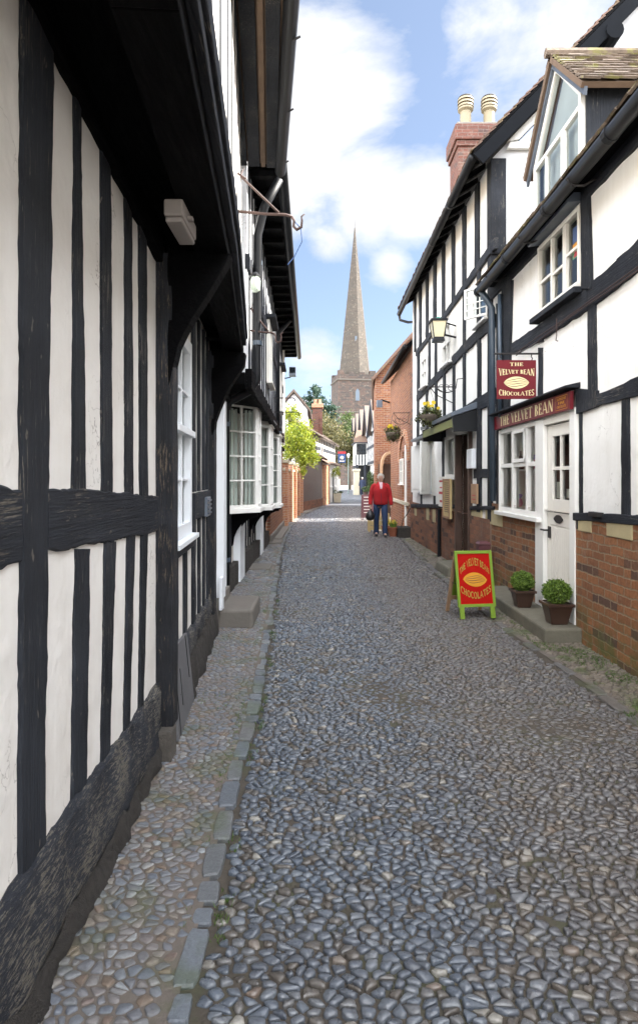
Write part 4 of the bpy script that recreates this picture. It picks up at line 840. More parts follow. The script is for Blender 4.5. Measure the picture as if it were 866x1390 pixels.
# ---- timbered house with tall gable
def tall_house():
    r = thing('tall_timbered_house', (4.5, 12, 0), 'tall black and white house on the right whose steep gable rises behind the dormer', 'house'); f = R2
    def wh(x0, x1, y0, y1): a, z1 = f.uz(x1, y0); b, z0 = f.uz(x0, y1); return (a, b, z0, z1)
    hA = (U(f, 615), U(f, 603.5), 3.72, 4.30); hB = (U(f, 582), U(f, 574.5), 3.55, 4.18); hC = (U(f, 585), U(f, 573), 1.22, 2.25); hD = (U(f, 620), U(f, 606), 1.52, 2.28); hE = (U(f, 641), U(f, 621), 0, 2.25)
    hA = (hA[0], hA[1], 3.62, 4.36)
    facade(f, 0, f.L, .9, 5.98, [hA, hB, hC, hD, hE], .10).build('wall', 'plaster_right', r, fix=False)
    # gable wall facing down the street
    MB().poly(V((2.42, 8.74, 3.5)), V((8.6, 8.74, 3.5)), V((8.6, 8.74, 5.9)), V((5.5, 8.74, 9.2)), V((2.42, 8.74, 5.98))).build('gable', 'plaster_grey', r, fix=False)
    MB().poly(V((2.36, 15.8, 0)), V((8.6, 15.8, 0)), V((8.6, 15.8, 5.9)), V((5.5, 15.8, 9.2)), V((2.36, 15.8, 5.98))).build('gable', 'plaster_grey', r, fix=False)
    MB().box(2.385, 2.60, 8.70, 8.92, 4.75, 5.96).build('post', 'timber_v', r, bevel=.01); MB().box(2.36, 2.63, 8.68, 8.95, 4.62, 4.75).build('post_collar', 'timber_v', r, bevel=.012); MB().box(2.385, 2.58, 8.71, 8.90, .9, 4.62).build('post', 'timber_v', r, bevel=.01)
    # top tier studs
    for xa, xb in ((646, 651.5), (629, 633.2), (614.4, 618), (601, 604.4), (589.4, 592.8), (579, 582), (569.8, 572.6), (563.2, 565)): bar(r, f, U(f, xb), U(f, xa), 4.62, 5.96, .03, 'timber_v', 'upper_stud')
    rail(r, f, 674, 322, 337, 604, 426, 434, th=.035); rail(r, f, 604, 426, 434, 566, 477, 484, th=.035)
    for xa, xb in ((649, 653), (629.5, 632.5), (600.8, 603.3), (591, 593.4), (582.5, 584.5), (567, 570)): bar(r, f, U(f, xb), U(f, xa), 3.50, 4.62, .026, 'timber_v', 'stud')
    rail(r, f, 674, 426, 443, 649, 447, 463, wob=.008, th=.03); rail(r, f, 649, 447, 463, 604, 496, 508, wob=.01, th=.03); rail(r, f, 604, 496, 508, 566.5, 536, 545, wob=.008, th=.03)
    for xa, xb in ((649.5, 653.5), (629.5, 632.5), (615.5, 618), (602.5, 605), (591.5, 593.8), (579, 581), (566.8, 569)): bar(r, f, U(f, xb), U(f, xa), 2.45, 3.52, .026, 'timber_v', 'stud')
    rail(r, f, 674, 526, 548, 649, 540, 557, th=.03, wob=.007); rail(r, f, 649, 540, 557, 604, 571, 585, th=.028); rail(r, f, 604, 571, 585, 566.5, 593, 605, th=.028)
    bar(r, f, U(f, 654), U(f, 648.5), 1.0, 2.6, .026, 'timber_v', 'stud'); bar(r, f, U(f, 605), U(f, 601.5), 1.0, 2.5, .026, 'timber_v', 'stud'); rail(r, f, 674, 636, 648, 644, 637, 649, th=.022)
    for xa, xb in ((571.5, 573), (589, 591)): bar(r, f, U(f, xb), U(f, xa), .9, 1.15, .02, 'timber_v', 'stud')
    rail(r, f, 674, 687, 692, 640, 687, 692, th=.04); rail(r, f, 621, 685, 690, 561, 684, 689, th=.07)
    # brick footing
    g = Fr((2.38, 8.74), (2.31, 15.8), -1); facade(g, 0, g.L, -.03, .93, [(hE[0], hE[1], -.05, .94)], .03).build('brick_footing', 'brick_brown', r, fix=False)
    MB().tube([g.p(g.at(12.05), .92, .04), g.p(g.at(12.05), 0, .04)], .035, 8).build('downpipe', 'black_paint', r)
    for a in (14.9, 13.3, 12.6): MB().fb(g, g.at(a), g.at(a) + .3, .62, .88, 0, .008).build('sandstone_block', 'sandstone', r)
    # windows
    for h, c, rr, nm in ((hA, 2, 2, 'casement_window'), (hB, 2, 2, 'casement_window')):
        room(r, f, *h, .5, 'room', back=-.10); window(r, f, *h, c, rr, n=.05, fw=.05, th=.1, mat='white_paint', name=nm)
    room(r, f, *hC, .5, 'room', back=-.10); w = window(r, f, *hC, 2, 2, n=.02, fw=.06, th=.08, mat='blue_white')
    def shutter(u0, u1, ang, z0, z1):   # hinged panel with boards
        q = f.sub(u0, .03); a = math.radians(ang); q.u = (f.u * math.cos(a) + f.n * math.sin(a)) * (1 if u1 > u0 else -1); q.u = (f.u * (math.cos(a) if u1 > u0 else -math.cos(a)) + f.n * math.sin(a)).normalized(); q.n = V((q.u.y, -q.u.x, 0)) * (-1)
        mb = MB(); w_ = abs(u1 - u0); mb.fb(q, 0, w_, z0, z1, -.012, .012)
        for i in range(4): mb.fb(q, w_ * (i + .06) / 4, w_ * (i + .94) / 4, z0 + .07, z1 - .07, -.017, .017)
        mb.build('shutter', 'white_paint', r, bevel=.003)
    shutter(hC[1], hC[1] + .6, 12, 1.18, 2.28); shutter(hC[0], hC[0] - .62, 28, 1.18, 2.28)
    MB().fb(f, hC[0] - .35, hC[1] + .3, 2.36, 2.42, 0, .22).build('window_hood', 'lead', r, bevel=.008)
    MB().fb(f, hC[0] - .2, hC[1] + .1, 2.27, 2.34, 0, .06).build('lintel', 'lime_light', r, bevel=.004)
    room(r, f, *hD, .5, 'room_light', back=-.10); window(r, f, *hD, 1, 1, n=.03, fw=.06, th=.09, mat='white_paint', rset=[], cset=[])
    # doorway with deep brown frame and canopy
    room(r, f, hE[0], hE[1], -.01, 2.25, .5, 'wood_brown', back=-.02, name='door_recess')
    d = MB().fb(f, hE[0] + .12, hE[1] - .1, .12, 2.05, -.42, -.37).build('door', 'wood_brown', r, bevel=.005)
    mb = MB()
    for k in range(2):
        for z0, z1 in ((.3, .95), (1.1, 1.85)): u0 = hE[0] + .25 + k * .62; mb.fb(f, u0, u0 + .45, z0, z1, -.37, -.345)
    mb.build('door_panel', 'wood_brown', d, bevel=.008); MB().lathe(f.p(hE[0] + .3, 1.0, -.33), [(.02, 0), (.03, .02), (.02, .04)], 8).build('handle', 'iron', d)
    for u in (hE[0] - .0, hE[1] - .09): MB().fb(f, u, u + .09, 0, 2.25, -.06, .06).build('door_post', 'wood_brown', r, bevel=.006)
    cn = Fr((0, 0), (0, 1), -1); a, b = U(f, 650), U(f, 600)
    MB().prism([f.p(a, 2.58, 0), f.p(a, 2.44, .42), f.p(a, 2.50, .43), f.p(a, 2.68, 0)], f.u * (b - a)).build('canopy', 'lead', r, bevel=.006)
    MB().prism([f.p(a + .02, 2.22, 0), f.p(a + .02, 2.22, .38), f.p(a + .02, 2.44, .40), f.p(a + .02, 2.57, 0)], f.u * .05).build('canopy_cheek', 'black_paint', r, bevel=.004)
    MB().prism([f.p(b - .07, 2.22, 0), f.p(b - .07, 2.22, .38), f.p(b - .07, 2.44, .40), f.p(b - .07, 2.57, 0)], f.u * .05).build('canopy_cheek', 'black_paint', r, bevel=.004)
    MB().fb(f, a + .075, b - .075, 2.29, 2.42, .36, .39).build('canopy_board', 'lime_light', r, bevel=.004)
    # open casement high up near the shop roof
    q = f.sub(U(f, 664), .02); q.u = (f.u * .80 + f.n * .60).normalized(); q.n = V((q.u.y, -q.u.x, 0)) * -1
    hF = (U(f, 664), U(f, 648))
    window(r, f, hF[0], hF[1], 3.80, 4.32, 1, 1, n=.03, fw=.05, th=.03, mat='white_paint', rset=[], cset=[], gl='glass_dark')
    window(r, q, 0, .42, 3.84, 4.28, 3, 4, n=0, fw=.03, bw=.014, th=.03, mat='white_paint', sill=False, name='open_casement')
    # eaves
    g = MB().tube([V((2.10, 8.55, 5.90)), V((2.10, 12.5, 5.88)), V((2.10, 16.45, 5.83))], .06, 12).build('gutter', 'black_paint', r, smooth=True)
    for D in (10, 11.6, 13.2, 14.8): MB().tube([V((2.1, D, 5.885)), V((2.1, D + .06, 5.885))], .068, 12).build('gutter_joint', 'black_paint', g)
    MB().tube([V((2.1, 16.4, 5.80)), V((2.12, 16.4, 5.66)), V((2.3, 16.2, 5.55)), V((2.44, 15.95, 5.50)), V((2.46, 15.9, 5.3))], .035, 8).build('gutter_outlet', 'black_paint', g)
    for i in range(17): D = 8.75 + i * .44; MB().prism([V((2.12, D, 5.86)), V((2.44, D, 6.05)), V((2.44, D, 6.14)), V((2.12, D, 5.95))], V((0, .09, 0))).build('rafter', 'timber_black', r)
    E0, E1, A0, A1 = V((2.08, 8.45, 5.93)), V((2.08, 16.5, 5.93)), V((5.5, 8.45, 9.42)), V((5.5, 16.5, 9.42))
    roofslab(MB(), E0, E1, A0, A1, .04).build('roof', 'timber_black', r); tiles('roof_tiles', r, E0, E1, A0, A1, .18, .13, 'tile_brown', th=.022, jit=1.6)
    B0, B1 = V((9.0, 8.45, 5.9)), V((9.0, 16.5, 5.9)); roofslab(MB(), B0, B1, A0, A1, .06).build('roof', 'tile_brown', r)
    d = (A0 - E0).normalized(); dn = V((d.z, 0, -d.x)); e = E0 + V((0, .0, -.04)); a = A0 + V((0, 0, -.04))
    MB().prism([e, a, a + dn * .19, e + dn * .19], V((0, .05, 0))).build('barge_board', 'black_board', r, bevel=.006)
    MB().prism([V((2.60, 8.655, 6.165)), V((3.5, 8.655, 7.10)), V((3.5, 8.655, 6.96)), V((2.76, 8.655, 6.195))], V((0, .06, 0))).build('verge_trim', 'white_paint', r)
    MB().prism([V((2.60, 8.66, 6.08)), V((3.5, 8.66, 6.08)), V((3.5, 8.66, 6.19)), V((2.64, 8.66, 6.162))], V((0, .06, 0))).build('verge_trim', 'white_paint', r)
    MB().poly(V((2.72, 8.715, 6.17)), V((3.5, 8.715, 6.17)), V((3.5, 8.715, 7.0))).build('gable_pane', 'glass_blue', r, fix=False)
    MB().tube([V((3.98, 8.42, 7.55)), V((3.98, 8.9, 7.55))], .12, 12).build('purlin_end', 'black_board', r, smooth=False)
    # chimney stack
    c = MB().box(3.02, 4.0, 13.6, 14.45, 6.0, 8.72).build('chimney', 'brick_chimney', r)
    MB().box(2.98, 4.04, 13.56, 14.49, 8.722, 8.84).build('chimney_cap', 'brick_chimney', c, bevel=.01); MB().box(2.94, 4.08, 13.52, 14.53, 8.842, 9.18).build('chimney_cap', 'brick_chimney', c, bevel=.02); MB().box(2.98, 4.04, 13.56, 14.49, 9.182, 9.24).build('chimney_flaunching', 'stone', c, bevel=.02)
    for x in (3.26, 3.78):
        p = MB().lathe((x, 13.95, 9.24), [(.16, 0), (.15, .04), (.125, .08), (.12, .42), (.17, .46), (.17, .50)], 16).build('chimney_pot', 'chimney_pot', c, smooth=False)
        for k in range(3): MB().lathe((x, 13.95, 9.755 + k * .075), [(.13, 0), (.18, .0), (.165, .05), (.13, .05)], 16).build('cowl_ring', 'chimney_pot', p)
        MB().lathe((x, 13.95, 9.74), [(.12, 0), (.12, .22)], 12).build('cowl_core', 'iron', p); MB().lathe((x, 13.95, 9.965), [(.17, 0), (.15, .03), (.05, .09), (.0, .10)], 16).build('cowl_cap', 'iron', p)
tall_house()
# lantern on the tall house
t = thing('wall_lantern', (2.1, 11, 4.1), 'large black framed lantern with cream glass on the tall black and white house', 'lantern')
c = V((2.09, 11.0, 3.98)); q = lambda s, z: [c + V((s * a, s * b, z)) for a, b in ((-1, -1), (1, -1), (1, 1), (-1, 1))]
MB().hexa(q(.085, 0) + q(.125, .27)).build('glass_shade', 'lamp_glass', t, bevel=.004)
MB().hexa(q(.10, -.075) + q(.09, 0)).build('base', 'black_paint', t, bevel=.006); MB().hexa(q(.15, .272) + q(.15, .31)).build('roof', 'black_paint', t, bevel=.006)
for a, b in ((-1, -1), (1, -1), (1, 1), (-1, 1)): MB().tube([c + V((a * .088, b * .088, 0)), c + V((a * .128, b * .128, .272))], .010, 5).build('frame_bar', 'black_paint', t)
MB().lathe(c + V((0, 0, .31)), [(.07, 0), (.06, .03), (.0, .06)], 8).build('finial', 'verdigris', t)
MB().tube([c + V((.12, 0, .05)), c + V((.33, 0, .0))], .018, 6).build('arm', 'black_paint', t); MB().tube([c + V((.14, 0, .26)), c + V((.33, 0, .2))], .014, 6).build('arm', 'black_paint', t)

def basket(D, x, z, rad, label, wallx, arch=True):
    t = thing('hanging_basket', (x, D, z), label, 'hanging basket', 'hanging baskets with daffodils')
    MB().lathe((x, D, z), [(.02, -rad), (rad * .6, -rad * .8), (rad * .95, -rad * .3), (rad, 0), (rad * .9, .02)], 14).build('basket', 'bark', t, smooth=True)
    mb = MB(); clumps(mb, (x, D, z - rad * .15), (rad * 1.15, rad * 1.15, rad * .95), 1100, .024, 30, .2, .75); mb.build('foliage', 'leaf_basket', t, fix=False)
    mb = MB()
    for _ in range(16):
        b = V((x + R.uniform(-.5, .5) * rad, D + R.uniform(-.5, .5) * rad, z)); tip = b + V((R.uniform(-.08, .08), R.uniform(-.08, .08), R.uniform(.12, .24))); mb.tube([b, b.lerp(tip, .6) + V((.005, 0, 0)), tip], [.006, .005, .003], 4)
        if _ % 2 == 0:
            fl = MB()
            for k in range(6): a = k * math.pi / 3; fl.poly(tip, tip + V((math.cos(a) * .03, -.01, math.sin(a) * .03)), tip + V((math.cos(a + .5) * .036, -.012, math.sin(a + .5) * .036)), tip + V((math.cos(a + 1) * .03, -.01, math.sin(a + 1) * .03)))
            fl.lathe(tip + V((0, -.01, -.01)), [(.008, 0), (.012, .02)], 6); fl.build('flower', 'daffodil', t, fix=False)
    mb.build('stem', 'leaf_box', t, fix=False)
    pts = [V((wallx, D, z + rad + .34)), V((x, D, z + rad + .34))]
    MB().tube(pts, .010, 6).build('arm', 'iron', t)
    if arch: MB().tube([V((wallx, D, z + rad + .02)), V((wallx - .06, D, z + rad + .06)), V((x + .12, D, z + rad + .2)), V((x + .02, D, z + rad + .33))], .008, 6).build('scroll', 'iron', t)
    mb = MB()
    for a in (0, 2.1, 4.2): mb.tube([V((x + math.cos(a) * rad, D + math.sin(a) * rad, z)), V((x, D, z + rad + .34))], .003, 4)
    mb.build('chain', 'iron', t)
basket(11.1, 1.95, 2.62, .17, 'hanging basket of daffodils on the tall black and white house beside the green canopy', 2.42)
basket(16.7, 1.97, 2.72, .20, 'darker hanging basket with yellow daffodils in front of the red brick house', 2.44)
def hoop(D, x0, x1, z, label):
    t = thing('iron_hoop_bracket', (x1, D, z), label, 'bracket'); pts = []
    for i in range(13): a = math.pi + math.pi * i / 12; pts.append(V(((x0 + x1) / 2 + (x1 - x0) / 2 * math.cos(a), D, z + (x1 - x0) / 2 * .62 * math.sin(a))))
    MB().tube(pts, .010, 6).build('hoop', 'iron', t, smooth=True)
    mb = MB()
    for k in (.25, .5, .75): c = V((x0 + (x1 - x0) * k, D, z - .02)); mb.tube([c + V((math.cos(a) * .05, 0, math.sin(a) * .05)) for a in [i * .6 for i in range(9)]], .005, 4)
    mb.tube([V((x1, D, z)), V((x1 + .02, D, z + .12)), V((2.42, D, z + .14))], .008, 5); mb.build('scroll', 'iron', t)
hoop(10.3, 1.93, 2.25, 3.02, 'empty black iron hoop bracket with scrolls beside the daffodil basket on the tall house')
hoop(16.9, 2.0, 2.4, 3.1, 'empty curved iron bracket on the corner of the red brick house')
# boards at the brown doorway
gl = R2
def wallboard(name, label, cat, f, x0, x1, y0, y1, mat, n0=.05, frame_m=None, marks=None, th=.04):
    a, z1 = f.uz(x1, y0); b, z0 = f.uz(x0, y1); t = thing(name, f.p((a + b) / 2, z0, n0), label, cat); 
    MB().fb(f, a, b, z0, z1, n0, n0 + th).build('panel', mat, t, bevel=.003)
    if frame_m:
        mb = MB(); w = .035
        mb.fb(f, a, a + w, z0, z1, n0 + th, n0 + th + .015); mb.fb(f, b - w, b, z0, z1, n0 + th, n0 + th + .015); mb.fb(f, a + w, b - w, z1 - w, z1, n0 + th, n0 + th + .014); mb.fb(f, a + w, b - w, z0, z0 + w, n0 + th, n0 + th + .014); mb.build('frame', frame_m, t)
    if marks:
        mb = MB()
        for u0, u1, v0, v1 in marks: mb.fb(f, a + (b - a) * u0, a + (b - a) * u1, z0 + (z1 - z0) * v0, z0 + (z1 - z0) * v1, n0 + th, n0 + th + .003)
        mb.build('print', 'poster_red' if not frame_m else 'ink', t)
wallboard('notice_board', 'white notice board with red print fixed beside the framed wooden menu', 'notice board', gl, 601, 608.5, 647, 687, 'paper', marks=[(.15, .85, .42, .50), (.3, .7, .15, .22), (.3, .7, .62, .66), (.2, .8, .82, .88)])
mk = [(.18, .82, .94 - i * .052, .955 - i * .052) for i in range(1, 16)]
wallboard('menu_board', 'tall brown framed menu on the wall next to the dark brown doorway', 'menu board', gl, 610, 619.5, 650, 702, 'wood_pale', n0=.08, frame_m='wood_mid', marks=mk)
wallboard('meter_box', 'small white box on the wall at the near side of the dark doorway', 'wall box', gl, 641.5, 648.5, 609, 636, 'blue_white', n0=.03, th=.07)
wallboard('wooden_plaque', 'light wooden plaque low on the wall between dark doorway and shop window', 'plaque', gl, 646, 653.5, 657, 683, 'wood_mid', n0=.05, marks=[(.2, .8, .2, .24), (.2, .8, .4, .44)], th=.03)

# ---- red brick house and its neighbour
def brick_house():
    f = Fr((2.42, 15.86), (2.56, 22.4), -1); r = thing('red_brick_house', (4, 19, 0), 'low red brick house with dark eaves and arch, just beyond the tall timbered house', 'house')
    h = (U(f, 551.5), U(f, 546), 0.0, 2.3); facade(f, 0, f.L, -.02, 4.95, [h], .12).build('wall', 'brick_red', r, fix=False)
    MB().poly(V((2.42, 15.86, 0)), V((7, 15.86, 0)), V((7, 15.86, 5)), V((2.42, 15.86, 5))).build('wall', 'brick_red', r, fix=False); MB().poly(V((2.56, 22.4, 0)), V((7, 22.4, 0)), V((7, 22.4, 5)), V((4.8, 22.4, 7.3)), V((2.56, 22.4, 5))).build('gable', 'brick_red', r, fix=False)
    MB().fb(f, .0, .42, -.02, 4.9, 0, .06).build('corner_pier', 'brick_brown', r, bevel=.006)
    MB().fb(f, h[0], h[1] - .35, .15, 2.3, -.10, -.02).build('door', 'white_paint', r, bevel=.005); MB().fb(f, h[0] - .1, h[0] + .02, .1, 2.45, 0, .05).build('door_post', 'white_paint', r, bevel=.005)
    # bricked arch
    mb = MB(); c = f.at(18.2); pts = []
    for i in range(13): a = math.pi * i / 12; pts.append((c + 1.25 * math.cos(a), 2.0 + .95 * math.sin(a), c + 1.02 * math.cos(a), 2.0 + .75 * math.sin(a)))
    for p, q in zip(pts, pts[1:]): mb.prism([f.p(p[0], p[1], .0), f.p(q[0], q[1], .0), f.p(q[2], q[3], .0), f.p(p[2], p[3], .0)], f.n * .05)
    mb.build('brick_arch', 'brick_pale', r); MB().fb(f, f.at(17.0), f.at(22.3), .75, .85, 0, .05).build('string_course', 'stone_pale', r, bevel=.005)
    window(r, f, f.at(18.4), f.at(19.2), 1.35, 2.1, 2, 2, n=.02, th=.02, mat='cream_paint', gl='glass_dark')
    E0, E1, A0, A1 = V((2.18, 15.9, 4.86)), V((2.32, 22.6, 5.02)), V((4.9, 15.9, 7.5)), V((4.9, 22.6, 7.5)); roofslab(MB(), E0, E1, A0, A1, .08).build('roof', 'timber_black', r); tiles('roof_tiles', r, E0, E1, A0, A1, .2, .15, 'tile_brown', jit=1.5)
    B0, B1 = V((7.4, 15.9, 4.9)), V((7.4, 22.6, 4.9)); roofslab(MB(), B0, B1, A0, A1, .06).build('roof', 'tile_brown', r)
    MB().tube([V((2.16, 15.8, 4.84)), V((2.30, 22.7, 4.98))], .06, 8).build('gutter', 'black_paint', r, smooth=True)
brick_house()
t = thing('security_lamp', (2.3, 22.5, 4.3), 'small grey box lamp on a short arm beside the orange brick gable', 'light fitting')
MB().box(2.05, 2.25, 22.2, 22.4, 4.05, 4.3).build('housing', 'lead', t, bevel=.01); MB().tube([V((2.2, 22.3, 4.32)), V((2.52, 22.35, 4.22))], .03, 6).build('arm', 'black_paint', t)
def brick_house2():
    r = thing('brick_gabled_house', (4, 30, 0), 'orange brick house with gable end facing down the lane and a wooden porch', 'house')
    P = [(2.28, 25.5), (2.48, 28.4), (3.2, 36.6)]; mb = MB()  # hidden far stretch added to keep the sun off the lane
    mb.poly(V((2.28, 25.5, 0)), V((8, 25.5, 0)), V((8, 25.5, 5.5)), V((5.1, 25.5, 8.8)), V((2.28, 25.5, 5.6)))
    for a, b in zip(P, P[1:]): mb.poly(V((a[0], a[1], 0)), V((b[0], b[1], 0)), V((b[0], b[1], 5.6)), V((a[0], a[1], 5.6)))
    mb.poly(V((3.2, 36.6, 0)), V((8, 36.6, 0)), V((8, 36.6, 5.5)), V((5.6, 36.6, 8)), V((3.2, 36.6, 5.6))); mb.build('wall', 'brick_red', r, fix=False)
    roofslab(MB(), V((2.1, 25.2, 5.55)), V((3.1, 36.7, 5.55)), V((5.1, 25.2, 8.95)), V((5.6, 36.7, 8.95)), .1).build('roof', 'tile_brown', r)
    roofslab(MB(), V((8.3, 25.2, 5.4)), V((8.3, 36.7, 5.4)), V((5.1, 25.2, 8.95)), V((5.6, 36.7, 8.95)), .1).build('roof', 'tile_brown', r)
    mb = MB(); g = frame((2.3, 25.38), (1, 0, 0), (0, -1, 0)); pts = []
    for i in range(9): a = math.pi * i / 8; pts.append((.50 + .34 * math.cos(a), 2.0 + .6 * math.sin(a), .50 + .26 * math.cos(a), 2.0 + .48 * math.sin(a)))
    for p, q in zip(pts, pts[1:]): mb.prism([g.p(p[0], p[1], 0), g.p(q[0], q[1], 0), g.p(q[2], q[3], 0), g.p(p[2], p[3], 0)], V((0, -.5, 0)))
    mb.fb(g, .16, .23, 0, 2.0, 0, .5); mb.fb(g, .76, .84, 0, 2.0, 0, .5); mb.build('porch', 'wood_mid', r, bevel=.01); MB().fb(g, .1, .74, 0, 2.1, -.06, -.02).build('door', 'wood_brown', r)
brick_house2()
# things at the foot of the right-hand walls
tag(MB().box(2.06, 2.405, 5.72, 8.05, -.02, .13).build('stone_step', 'stone_moss', bevel=.02), 'long low stone step along the shop wall carrying the two potted box balls', 'step')
tag(MB().hexa([V((1.96, 9.6, -.02)), V((2.36, 9.5, -.02)), V((2.36, 10.6, -.02)), V((1.92, 10.5, -.02)), V((1.99, 9.63, .14)), V((2.35, 9.53, .15)), V((2.35, 10.57, .15)), V((1.96, 10.47, .13))]).build('mossy_step', 'stone_moss', bevel=.03), 'mossy worn stone step at the dark brown doorway', 'step')
t = thing('maroon_post', (2.27, 8.65, 0), 'short square maroon post standing against the brick wall behind the folding board', 'post')
MB().box(2.18, 2.34, 8.55, 8.72, 0, .60).build('shaft', 'maroon_dark', t, bevel=.01); MB().hexa([V((2.17, 8.54, .602)), V((2.35, 8.54, .602)), V((2.35, 8.73, .602)), V((2.17, 8.73, .602)), V((2.20, 8.57, .64)), V((2.32, 8.57, .64)), V((2.32, 8.70, .64)), V((2.20, 8.70, .64))]).build('cap', 'maroon_dark', t, bevel=.005)
def boxball(p, w, label):
    t = thing('potted_box_ball', p, label, 'potted plant', 'clipped box balls in brown pots'); p = V(p); s = w / .257
    q = lambda k, z: [p + V((k * a, k * b, z)) for a, b in ((-1, -1), (1, -1), (1, 1), (-1, 1))]
    pot = MB().hexa(q(.075 * s, 0) + q(.112 * s, .175 * s)).build('pot', 'pot_brown', t, bevel=.008)
    mb = MB(); o, i = .128 * s, .105 * s
    for a, b, c, d in ((-o, o, -o, -i), (-o, o, i, o), (-o, -i, -i, i), (i, o, -i, i)): mb.box(p.x + a, p.x + b, p.y + c, p.y + d, p.z + .172 * s, p.z + .20 * s)
    mb.build('rim', 'pot_brown', pot, bevel=.004); MB().box(p.x - .1 * s, p.x + .1 * s, p.y - .1 * s, p.y + .1 * s, p.z + .177 * s, p.z + .185 * s).build('soil', 'earth', pot)
    c = p + V((0, 0, .30 * s)); mb = MB()
    for _ in range(3000):
        d = V((R.gauss(0, 1), R.gauss(0, 1), R.gauss(0, 1))).normalized(); k = (R.uniform(.80, 1.02) if _ % 14 else R.uniform(1.0, 1.10)) * (1 + .10 * mnoise.noise(d * 3.2 + p * 7)); leafq(mb, c + V((d.x * .128, d.y * .128, d.z * .112)) * k * s, .0125 * R.uniform(.7, 1.4))
    mb.build('foliage', 'leaf_box', t, fix=False); MB().lathe(c, [(.0, -.085 * s), (.08 * s, -.05 * s), (.10 * s, 0), (.08 * s, .05 * s), (0, .085 * s)], 12).build('inner_growth', 'leaf_dark', t, smooth=True); MB().tube([p + V((0, 0, .18 * s)), p + V((0, 0, .25 * s))], .008, 6).build('stem', 'bark', t)
boxball((2.255, 5.95, .13), .257, 'near clipped box ball in a brown pot before the white shop door'); boxball((2.18, 6.72, .13), .235, 'farther clipped box ball in a brown pot on the step below the shop window')
# A-board
def aboard():
    t = thing('folding_sign', (1.68, 6.85, 0), 'red folding pavement sign with lime green frame and yellow cocoa pod', 'A-board')
    pL, pR = V((1.515, 6.70, 0)), V((1.90, 6.755, 0)); u = (pR - pL).normalized(); n = V((u.y, -u.x, 0)); W = .425
    def q(uu, z, nn=0): b = pL - u * .02 + u * uu - n * (.22 * z) + n * nn; return V((b.x, b.y, z))
    def slab(mb, u0, u1, z0, z1, n0, n1): return mb.hexa([q(u0, z0, n1), q(u1, z0, n1), q(u1, z0, n0), q(u0, z0, n0), q(u0, z1, n1), q(u1, z1, n1), q(u1, z1, n0), q(u0, z1, n0)])
    mb = MB(); slab(mb, .0, .03, .12, .71, -.014, .014); slab(mb, W - .03, W, .12, .71, -.014, .014); slab(mb, .03, W - .03, .68, .71, -.014, .0135); slab(mb, .03, W - .03, .12, .15, -.014, .0135)
    slab(mb, .015, .065, .0, .12, -.014, .013); slab(mb, W - .065, W - .015, .0, .12, -.014, .013); f0 = mb.build('frame', 'lime', t, bevel=.003)
    pan = slab(MB(), .03, W - .03, .15, .68, -.006, .004).build('panel', 'board_red', t)
    mb = MB(); nn = .007
    class G: pass
    letters(mb, 'THE VELVET BEAN', lambda s, v: q(W / 2 + s * .33 * (1 - .0 * v), .555 - .13 * (s * 2) ** 2 * .75 + v * (.062 + .02 * (1 - abs(2 * s))), nn), 1, t=.15, n=.12, sf=0, gap=.10); mb.build('lettering', 'chalk_green', pan, fix=False); mb = MB()
    letters(mb, 'CHOCOLATES', lambda s, v: q(W / 2 + s * .34, .205 + .075 * (s * 2) ** 2 + v * .07, nn), 1, t=.15, n=.13, sf=0, gap=.10)
    mb.build('lettering', 'chalk_green', pan, fix=False)
    ff = frame((0, 0), (1, 0, 0), (0, -1, 0)); ff.p = lambda a, z, k=0: q(a, z, k)
    mb = MB(); bean(mb, ff, W / 2, .405, .135, .075, nn, -.05, pod=((-1, 1),)); mb.build('cocoa_pod', 'bean_yellow', pan, fix=False)
    mb = MB(); bean(mb, ff, W / 2, .405, .120, .062, nn + .002, -.05, pod=((-.60, -.50), (-.20, -.08), (.20, .30), (.58, .66))); mb.build('pod_rib', 'wood_brown', pan, fix=False)
    def qb(uu, z, nn=0): b = pL - u * .02 + u * uu - n * (.42 - .38 * z) + n * nn; return V((b.x, b.y, z))
    mb = MB()
    for u0, u1, z0, z1 in ((.0, .04, 0, .69), (W - .04, W, 0, .69), (.04, W - .04, .64, .69), (.04, W - .04, .14, .19)):
        mb.hexa([qb(u0, z0, .012), qb(u1, z0, .012), qb(u1, z0, -.012), qb(u0, z0, -.012), qb(u0, z1, .012), qb(u1, z1, .012), qb(u1, z1, -.012), qb(u0, z1, -.012)])
    mb.build('rear_frame', 'wood_mid', t, bevel=.003); mb = MB(); mb.hexa([qb(.04, .19, .004), qb(W - .04, .19, .004), qb(W - .04, .19, -.004), qb(.04, .19, -.004), qb(.04, .64, .004), qb(W - .04, .64, .004), qb(W - .04, .64, -.004), qb(.04, .64, -.004)]); mb.build('rear_panel', 'lime', t)
    MB().tube([q(.02, .35, -.02), qb(.02, .35, .02)], .004, 5).build('chain', 'iron', t)
aboard()
t = thing('display_board', (1.75, 22.5, 0), 'dark red board standing in the lane behind the woman in red', 'A-board'); MB().prism([V((1.53, 22.6, .10)), V((2.02, 22.6, .10)), V((2.02, 22.8, .92)), V((1.57, 22.8, .92))], V((0, .03, 0))).build('panel', 'maroon_dark', t)
mb = MB()
for i in range(6): z = .82 - i * .11; y = 22.6 + .2 * (z - .1) / .82 - .012; mb.box(1.62, 1.62 + R.uniform(.15, .3), y, y + .006, z, z + .025)
mb.build('writing', 'paper', t); mb = MB()
for x in (1.55, 1.96): mb.prism([V((x, 22.6, 0)), V((x + .04, 22.6, 0)), V((x + .04, 22.63, .12)), V((x, 22.63, .12))], V((0, .03, 0)))
for x in (1.56, 1.98): mb.tube([V((x, 23.2, 0)), V((x, 22.82, .9))], .015, 5)
mb.build('leg', 'maroon_dark', t)
